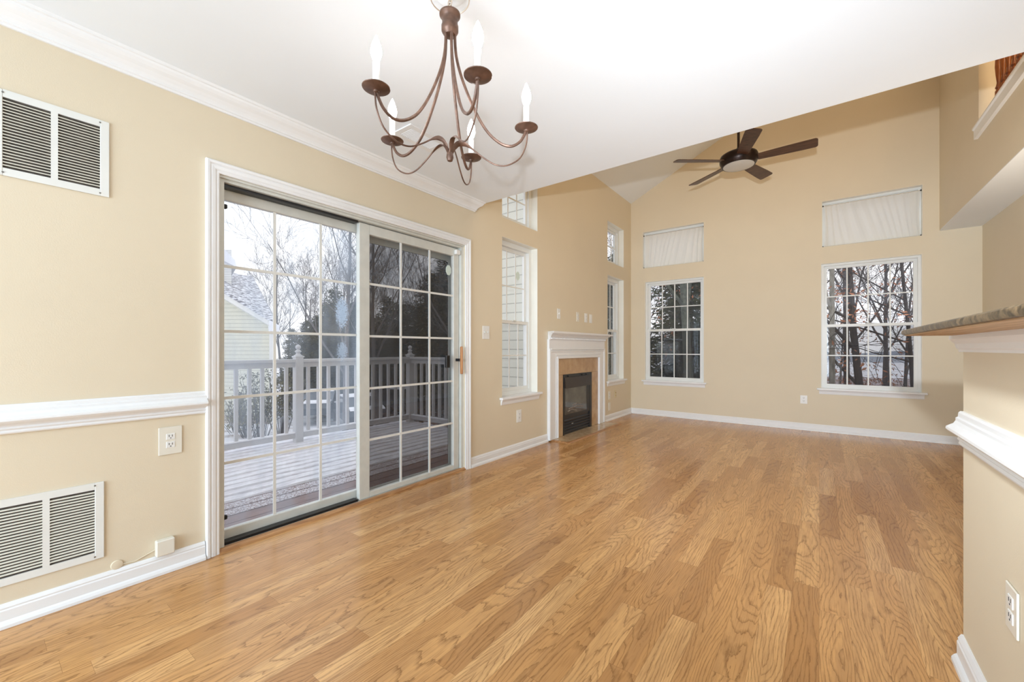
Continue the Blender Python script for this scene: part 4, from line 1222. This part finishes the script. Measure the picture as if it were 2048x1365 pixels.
# ---------------------------------------------------------------- trees
def branch_tree(seed, hgt, rad, spread=0.6, levels=5, kids=(3, 4), twist=0.25, upb=0.25, first=0.28):
    rnd = random.Random(seed)
    tr, br = MB(), MB()
    tips = []
    def grow(p, d, ln, r, lv):
        n = 5 if lv == 0 else (4 if lv < 3 else 2)
        pts = [p]; rs = [r]; dd = d.copy(); q = p.copy()
        for i in range(n):
            dd = (dd + Vector((rnd.gauss(0, 1), rnd.gauss(0, 1), rnd.gauss(0, .6))) * twist * (.35 if lv == 0 else .8) / n ** .5 + Vector((0, 0, upb / n))).normalized()
            q = q + dd * (ln / n)
            pts.append(q.copy()); rs.append(r * (1 - .72 * (i + 1) / n))
        rs = [max(q_, .0075) for q_ in rs]
        (tr if lv == 0 else br).tube(pts, rs, 8 if lv == 0 else (5 if lv < 2 else 3), cap=False, smooth=lv < 2)
        if lv >= levels:
            tips.append(q.copy()); return
        k = rnd.randint(*kids) + (4 if lv == 0 else 0)
        for j in range(k):
            u = first + (1 - first) * (j + rnd.random()) / k if lv == 0 else .2 + .8 * (j + rnd.random()) / k
            f = u * n; i0 = min(n - 1, int(f)); pp = pts[i0].lerp(pts[i0 + 1], f - i0)
            ax = (pts[i0 + 1] - pts[i0]).normalized()
            an = rnd.random() * 2 * PI
            s1 = ax.orthogonal().normalized(); s2 = ax.cross(s1)
            side = s1 * math.cos(an) + s2 * math.sin(an)
            sp = spread * rnd.uniform(.7, 1.3)
            nd = (ax * math.cos(sp) + side * math.sin(sp)).normalized()
            grow(pp, nd, ln * rnd.uniform(.42, .68) * (1.05 - .35 * u if lv == 0 else 1), r * (1 - .72 * u) * rnd.uniform(.45, .65), lv + 1)
    grow(Vector((0, 0, 0)), Vector((rnd.uniform(-.06, .06), rnd.uniform(-.06, .06), 1)).normalized(), hgt, rad, 0)
    return tr, br, tips
def leaves_at(pts, per, size, jit, seed, droop=0.0):
    rnd = random.Random(seed); m = MB()
    for p in pts:
        for _ in range(per):
            c = p + Vector((rnd.gauss(0, jit), rnd.gauss(0, jit), rnd.gauss(0, jit) - droop))
            a = Vector((rnd.gauss(0, 1), rnd.gauss(0, 1), rnd.gauss(0, 1))).normalized()
            b_ = a.orthogonal().normalized()
            s_ = size * rnd.uniform(.6, 1.3)
            m.add([c - a * s_, c + b_ * s_ * .45, c + a * s_, c - b_ * s_ * .45], [(0, 1, 2, 3)])
    return m
def make_bare(seed, hgt, rad, bark, label, group, name='bare_tree', **kw):
    t_, b_, tips = branch_tree(seed, hgt, rad, **kw)
    e = empty(name, (0, 0, 0), label, 'tree', group)
    t_.build('trunk', bark, e); b_.build('branches', bark, e)
    return e, tips
GB = 'bare winter trees outside'
bare = [make_bare(11, 13, .17, BARK, '', GB)[0], make_bare(12, 15, .20, BARK, '', GB, spread=.5)[0],
        make_bare(13, 11, .13, BARK, '', GB, spread=.75)[0], make_bare(14, 14, .16, BARK, '', GB, upb=.45)[0]]
used = [0] * 4
def put(protos, used_, k, loc, rz, sc_, label):
    o = protos[k]
    gname = GROUPS.get(label)
    if used_[k]:
        o = copy_tree(o, None, loc, rz, sc_, label)
        if gname: o['group'] = gname
        elif 'group' in o: del o['group']
        return o
    used_[k] = 1
    o.location = loc; o.rotation_euler = (0, 0, rz); o.scale = (sc_,) * 3; o['label'] = label
    if gname: o['group'] = gname
    elif 'group' in o: del o['group']
    return o
rnd = random.Random(77)
GROUPS = {'grey leafless tree in the wood beyond the deck': 'leafless trees beyond the deck',
          'grey leafless tree in the wood seen through the far windows': 'leafless trees beyond the far windows',
          'dark evergreen in the wood beyond the deck': 'dark evergreens beyond the deck',
          'olive evergreen in the wood beyond the deck': 'olive evergreens beyond the deck',
          'dark evergreen close outside the far left-hand window': 'evergreens outside the far left-hand window'}
LB1 = 'grey leafless tree in the wood beyond the deck'
LB2 = 'grey leafless tree in the wood seen through the far windows'
spots = []
for i in range(20):
    px = 500 + i * 21 + rnd.uniform(-8, 8); w = rnd.uniform(38, 56)
    spots.append((px, w, rnd.uniform(.70, .95) if px > 540 else rnd.uniform(.55, .7), LB1))
spots += [(690, 15, .62, 'tall leafless tree just beyond the deck, its crown across the left door glass'),
          (765, 13, .62, 'leafless tree with long slanting limbs behind the right door glass'),
          (905, 12, .66, 'leafless tree at the right edge of the right door glass')]
for px, w, s_, lb2 in spots:
    put(bare, used, rnd.randrange(4), dirp(px, w, GZ - .2), rnd.uniform(0, 6.28), s_, lb2)
for i in range(34):
    x = rnd.uniform(-12, 17); y = rnd.uniform(19, 46)
    put(bare, used, rnd.randrange(4), (x, y, GZ - .2), rnd.uniform(0, 6.28), rnd.uniform(.6, 1.0), LB2)
# evergreens: whorls of drooping boughs covered in needle sprays
def make_ever(seed, hgt, rad, matl, dens=1.0, name='evergreen_tree'):
    rnd = random.Random(seed); e = empty(name, (0, 0, 0), '', 'tree', 'evergreens outside')
    t_ = MB(); t_.tube([(0, 0, 0), (.05, 0, hgt * .5), (0, .05, hgt)], [hgt * .016, hgt * .011, .01], 7, cap=False); t_.build('trunk', BARKD, e)
    m = MB()
    nb = int(170 * dens)
    for i in range(nb):
        u = i / nb; z = hgt * (.06 + .93 * u)
        ln = rad * (1 - u) ** .7 * rnd.uniform(.45, 1.2) + .2
        an = i * 2.399 + rnd.uniform(-.6, .6); z += rnd.gauss(0, .12)
        dx, dy = math.cos(an), math.sin(an)
        ns = max(5, int(ln * 10))
        for k in range(ns):
            f = (k + rnd.random()) / ns
            c = Vector((dx * ln * f, dy * ln * f, z - .30 * ln * f * f + .12 * ln * f))
            for _ in range(5):
                sd = Vector((rnd.gauss(0, .5) + dx, rnd.gauss(0, .5) + dy, rnd.gauss(-.15, .35))).normalized()
                wv = sd.orthogonal().normalized() * rnd.uniform(.03, .06)
                s_ = rnd.uniform(.16, .36)
                cc_ = c + Vector((rnd.gauss(0, .14), rnd.gauss(0, .14), rnd.gauss(0, .12)))
                m.add([cc_ - wv, cc_ + sd * s_, cc_ + wv], [(0, 1, 2)])
    m.build('foliage', matl, e)
    return e
ev = [make_ever(5, 9, 2.6, NEEDLE), make_ever(6, 8, 2.4, OLIVE), make_ever(7, 10, 2.2, NEEDLE)]
evu = [0] * 3
E1 = 'dark evergreen in the wood beyond the deck'
E2 = 'olive evergreen in the wood beyond the deck'
for i, (px, w, k, s_) in enumerate([(585, 44, 1, .80), (612, 38, 1, .85), (634, 33, 1, .86), (656, 29, 1, .92), (680, 27, 1, .90), (668, 36, 0, 1.05), (700, 31, 1, .96), (716, 26, 0, .80),
                                    (735, 34, 1, .90), (752, 28, 0, .70), (774, 31, 2, .80), (796, 27, 2, .72), (815, 31, 0, .85), (836, 26, 0, .78), (858, 29, 2, .95), (878, 24, 0, .95), (903, 26, 2, 1.15), (600, 30, 1, .50)]):
    put(ev, evu, k, dirp(px, w, GZ - .3), rnd.uniform(0, 6.28), s_, E2 if k == 1 else E1)
E3 = 'dark evergreen close outside the far left-hand window'
for (x, y, k, s_) in [(-3.6, 14.5, 0, .85), (-1.9, 17.5, 2, .95), (-5.5, 19, 0, .95), (-.6, 21, 0, .8), (-3.4, 24, 2, 1.0)]:
    put(ev, evu, k, (x, y, GZ - .3), rnd.uniform(0, 6.28), s_, E3)
# trees close behind the far windows
o, tips = make_bare(31, 12, .125, BARKD, 'thickest dark oak with brown leaves behind the right-hand far window', None, 'oak_tree', first=.22, spread=.95, upb=.05, levels=4, kids=(3, 4))
leaves_at(tips, 8, .062, .17, 3).build('dry_leaves', OAKLEAF, o)
o.location = (3.85, 16.6, GZ - .3)
o, tips = make_bare(32, 10, .075, BARKD, 'slimmer oak with brown leaves at the right of that far window', None, 'oak_tree', first=.12, spread=1.0, upb=.0, levels=4)
leaves_at(tips, 8, .060, .17, 4).build('dry_leaves', OAKLEAF, o)
o.location = (6.1, 17.4, GZ - .3)
o, tips = make_bare(33, 11, .06, BARKD, 'thin leaning oak sapling with brown leaves behind the right-hand far window', None, 'oak_tree', first=.10, spread=.9, upb=.05, levels=4)
leaves_at(tips, 7, .058, .17, 5).build('dry_leaves', OAKLEAF, o)
o.location = (4.55, 15.2, GZ - .3)
t_, b_, tips = branch_tree(41, 12, .08, spread=.5, levels=3, first=.4)
e = empty('pale_barked_tree', (2.75, 13.0, GZ - .3), 'pale barked tree at the left edge of the right-hand far window', 'tree')
for mm_, nm in ((t_, 'trunk'), (b_, 'branches')):
    mm_.v = [(a + 2.75, b2 + 13.0, c + GZ - .3) for a, b2, c in mm_.v]; mm_.build(nm, BARKL, e)
t_, b_, tips = branch_tree(42, 12, .16, spread=.6, levels=3, first=.35)
e = empty('mossy_tree', (-.45, 12.6, GZ - .3), 'thick greenish trunk at the right edge of the far left-hand window', 'tree')
for mm_, nm in ((t_, 'trunk'), (b_, 'branches')):
    mm_.v = [(a - .45, b2 + 12.6, c + GZ - .3) for a, b2, c in mm_.v]; mm_.build(nm, patch_mat('mossy_bark_' + nm, (.035, .04, .03), (.12, .13, .10), 12, (.35, .65)), e)
# low brush with brown leaves
for i, (x, y, lab) in enumerate([(4.6, 21, 'low brown-leaved brush on the snow behind the right-hand far window'), (7.4, 23, 'low brown-leaved brush on the snow right of the oaks'), (3.0, 25, 'low brown-leaved brush on the snow left of the oaks')]):
    rr_ = random.Random(60 + i)
    pts = [Vector((rr_.uniform(-1.6, 1.6), rr_.uniform(-1.2, 1.2), rr_.uniform(.2, 2.4))) for _ in range(260)]
    e = empty('leafy_brush', (x, y, GZ), lab, 'bush', 'leafy brush')
    st = MB()
    for _ in range(60):
        a = rr_.uniform(-1.2, 1.2); b_ = rr_.uniform(-.9, .9)
        st.tube([(x + a * .5, y + b_ * .5, GZ - .2), (x + a * .9, y + b_ * .9, GZ + 1.2), (x + a * 1.5, y + b_ * 1.4, GZ + rr_.uniform(1.6, 2.8))], [.018, .012, .004], 3, cap=False)
    st.build('stems', BARKD, e)
    lv = leaves_at(pts, 3, .075, .15, 70 + i); lv.v = [(a + x, b2 + y, c + GZ) for a, b2, c in lv.v]; lv.build('dry_leaves', OAKLEAF, e)
# shrubs by the neighbour's wall
for i, (px, w, hh, lab) in enumerate([(476, 19.5, 1.6, 'sparse shrub against the cream house wall, leftmost'), (497, 18.5, 2.1, 'olive shrub with snow below it against the cream house wall'), (520, 18, 2.9, 'tallest olive shrub against the cream house wall'), (562, 19, 3.0, 'olive shrub just past the corner of the cream house')]):
    c = dirp(px, w); rr_ = random.Random(90 + i)
    e = empty('evergreen_shrub', tuple(c), lab, 'bush', None)
    st = MB(); pts = []
    for _ in range(34):
        a, b_ = rr_.gauss(0, .35), rr_.gauss(0, .35); h_ = hh * rr_.uniform(.55, 1.1)
        st.tube([(c.x + a * .3, c.y + b_ * .3, GZ - .2), (c.x + a, c.y + b_, GZ + h_ * .6), (c.x + a * 1.5, c.y + b_ * 1.5, GZ + h_)], [.015, .010, .003], 3, cap=False)
        for _ in range(12): pts.append(Vector((c.x + a * 1.2 + rr_.gauss(0, .1), c.y + b_ * 1.2 + rr_.gauss(0, .1), GZ + h_ * rr_.uniform(.3, 1))))
    st.build('stems', BARKD, e)
    if i: leaves_at(pts, 2, .07, .06, 95 + i).build('foliage', OLIVE, e)
# ---------------------------------------------------------------- parked cars under snow
def make_car(paint, label):
    e = empty('parked_car', (0, 0, 0), label, 'car', 'snow-covered parked cars')
    side = [(-2.2, .35), (-2.25, .70), (-2.1, .88), (-1.25, .98), (-.55, 1.42), (.75, 1.45), (1.55, 1.02), (2.1, .95), (2.25, .70), (2.2, .35)]
    m = MB(); m.prism(side, lambda p, q, a: (p, a, q), -.86, .86); m.build('body', paint, e)
    for sy in (-1, 1):
        w_ = MB(); w_.prism([(-1.0, 1.02), (-.50, 1.36), (.70, 1.38), (1.30, 1.04)], lambda p, q, a: (p, a, q), sy * .862, sy * .872); w_.build('side_window', CARGLASS, e)
    w_ = MB(); w_.prism([(-1.22, 1.005), (-.60, 1.40), (-.63, 1.415), (-1.25, 1.02)], lambda p, q, a: (p, a, q), -.74, .74); w_.build('windscreen', CARGLASS, e)
    for x in (-1.4, 1.35):
        for y in (-.84, .84):
            w_ = MB(); w_.lathe([(.20, -.10), (.32, -.09), (.32, .09), (.20, .10)], (x, y, .32), 18, axis='y'); w_.build('wheel', TYRE, e)
    s_ = MB()
    s_.prism([(-.58, 1.425), (.78, 1.455), (.70, 1.53), (-.45, 1.51)], lambda p, q, a: (p, a, q), -.80, .80)
    s_.prism([(-2.12, .885), (-1.28, .985), (-1.35, 1.06), (-2.05, .97)], lambda p, q, a: (p, a, q), -.80, .80)
    s_.prism([(1.60, 1.025), (2.10, .955), (2.05, 1.02), (1.65, 1.09)], lambda p, q, a: (p, a, q), -.80, .80)
    o = s_.build('snow_cap', SNOW, e); o['label'] = 'white snow on the roof and bonnet'
    return e
ca = make_car(CARBLUE, 'snow-topped blue-grey car parked beyond the tall deck post')
ca.location = dirp(642, 23.5, GZ + .05); ca.rotation_euler = (0, 0, R(-38))
cb = make_car(CARDARK, 'snow-topped dark car parked right of the blue-grey car')
cb.location = dirp(716, 21, GZ + .05); cb.rotation_euler = (0, 0, R(-20))
cc2 = copy_tree(cb, None, dirp(805, 25, GZ + .05), R(10), None, 'snow-topped dark car seen through the sliding door half')
m = MB()
for (pa, pb2) in ((742, 880),):
    A = dirp(pa, 19, 0); B = dirp(pb2, 17, 0)
    dv = (B - A)
    for z in (GZ + .45, GZ + .9):
        m.tube([tuple(A + Vector((0, 0, z))), tuple(B + Vector((0, 0, z)))], (.07), 4)
    for k in range(5):
        q = A + dv * (k / 4)
        m.box(q.x - .07, q.x + .07, q.y - .07, q.y + .07, GZ - .3, GZ + 1.05)
o = m.build('split_rail_fence', BARKD); tag(o, 'dark two-rail fence in the snow behind the corner of the deck railing', 'fence')
# blue-grey hills on the horizon
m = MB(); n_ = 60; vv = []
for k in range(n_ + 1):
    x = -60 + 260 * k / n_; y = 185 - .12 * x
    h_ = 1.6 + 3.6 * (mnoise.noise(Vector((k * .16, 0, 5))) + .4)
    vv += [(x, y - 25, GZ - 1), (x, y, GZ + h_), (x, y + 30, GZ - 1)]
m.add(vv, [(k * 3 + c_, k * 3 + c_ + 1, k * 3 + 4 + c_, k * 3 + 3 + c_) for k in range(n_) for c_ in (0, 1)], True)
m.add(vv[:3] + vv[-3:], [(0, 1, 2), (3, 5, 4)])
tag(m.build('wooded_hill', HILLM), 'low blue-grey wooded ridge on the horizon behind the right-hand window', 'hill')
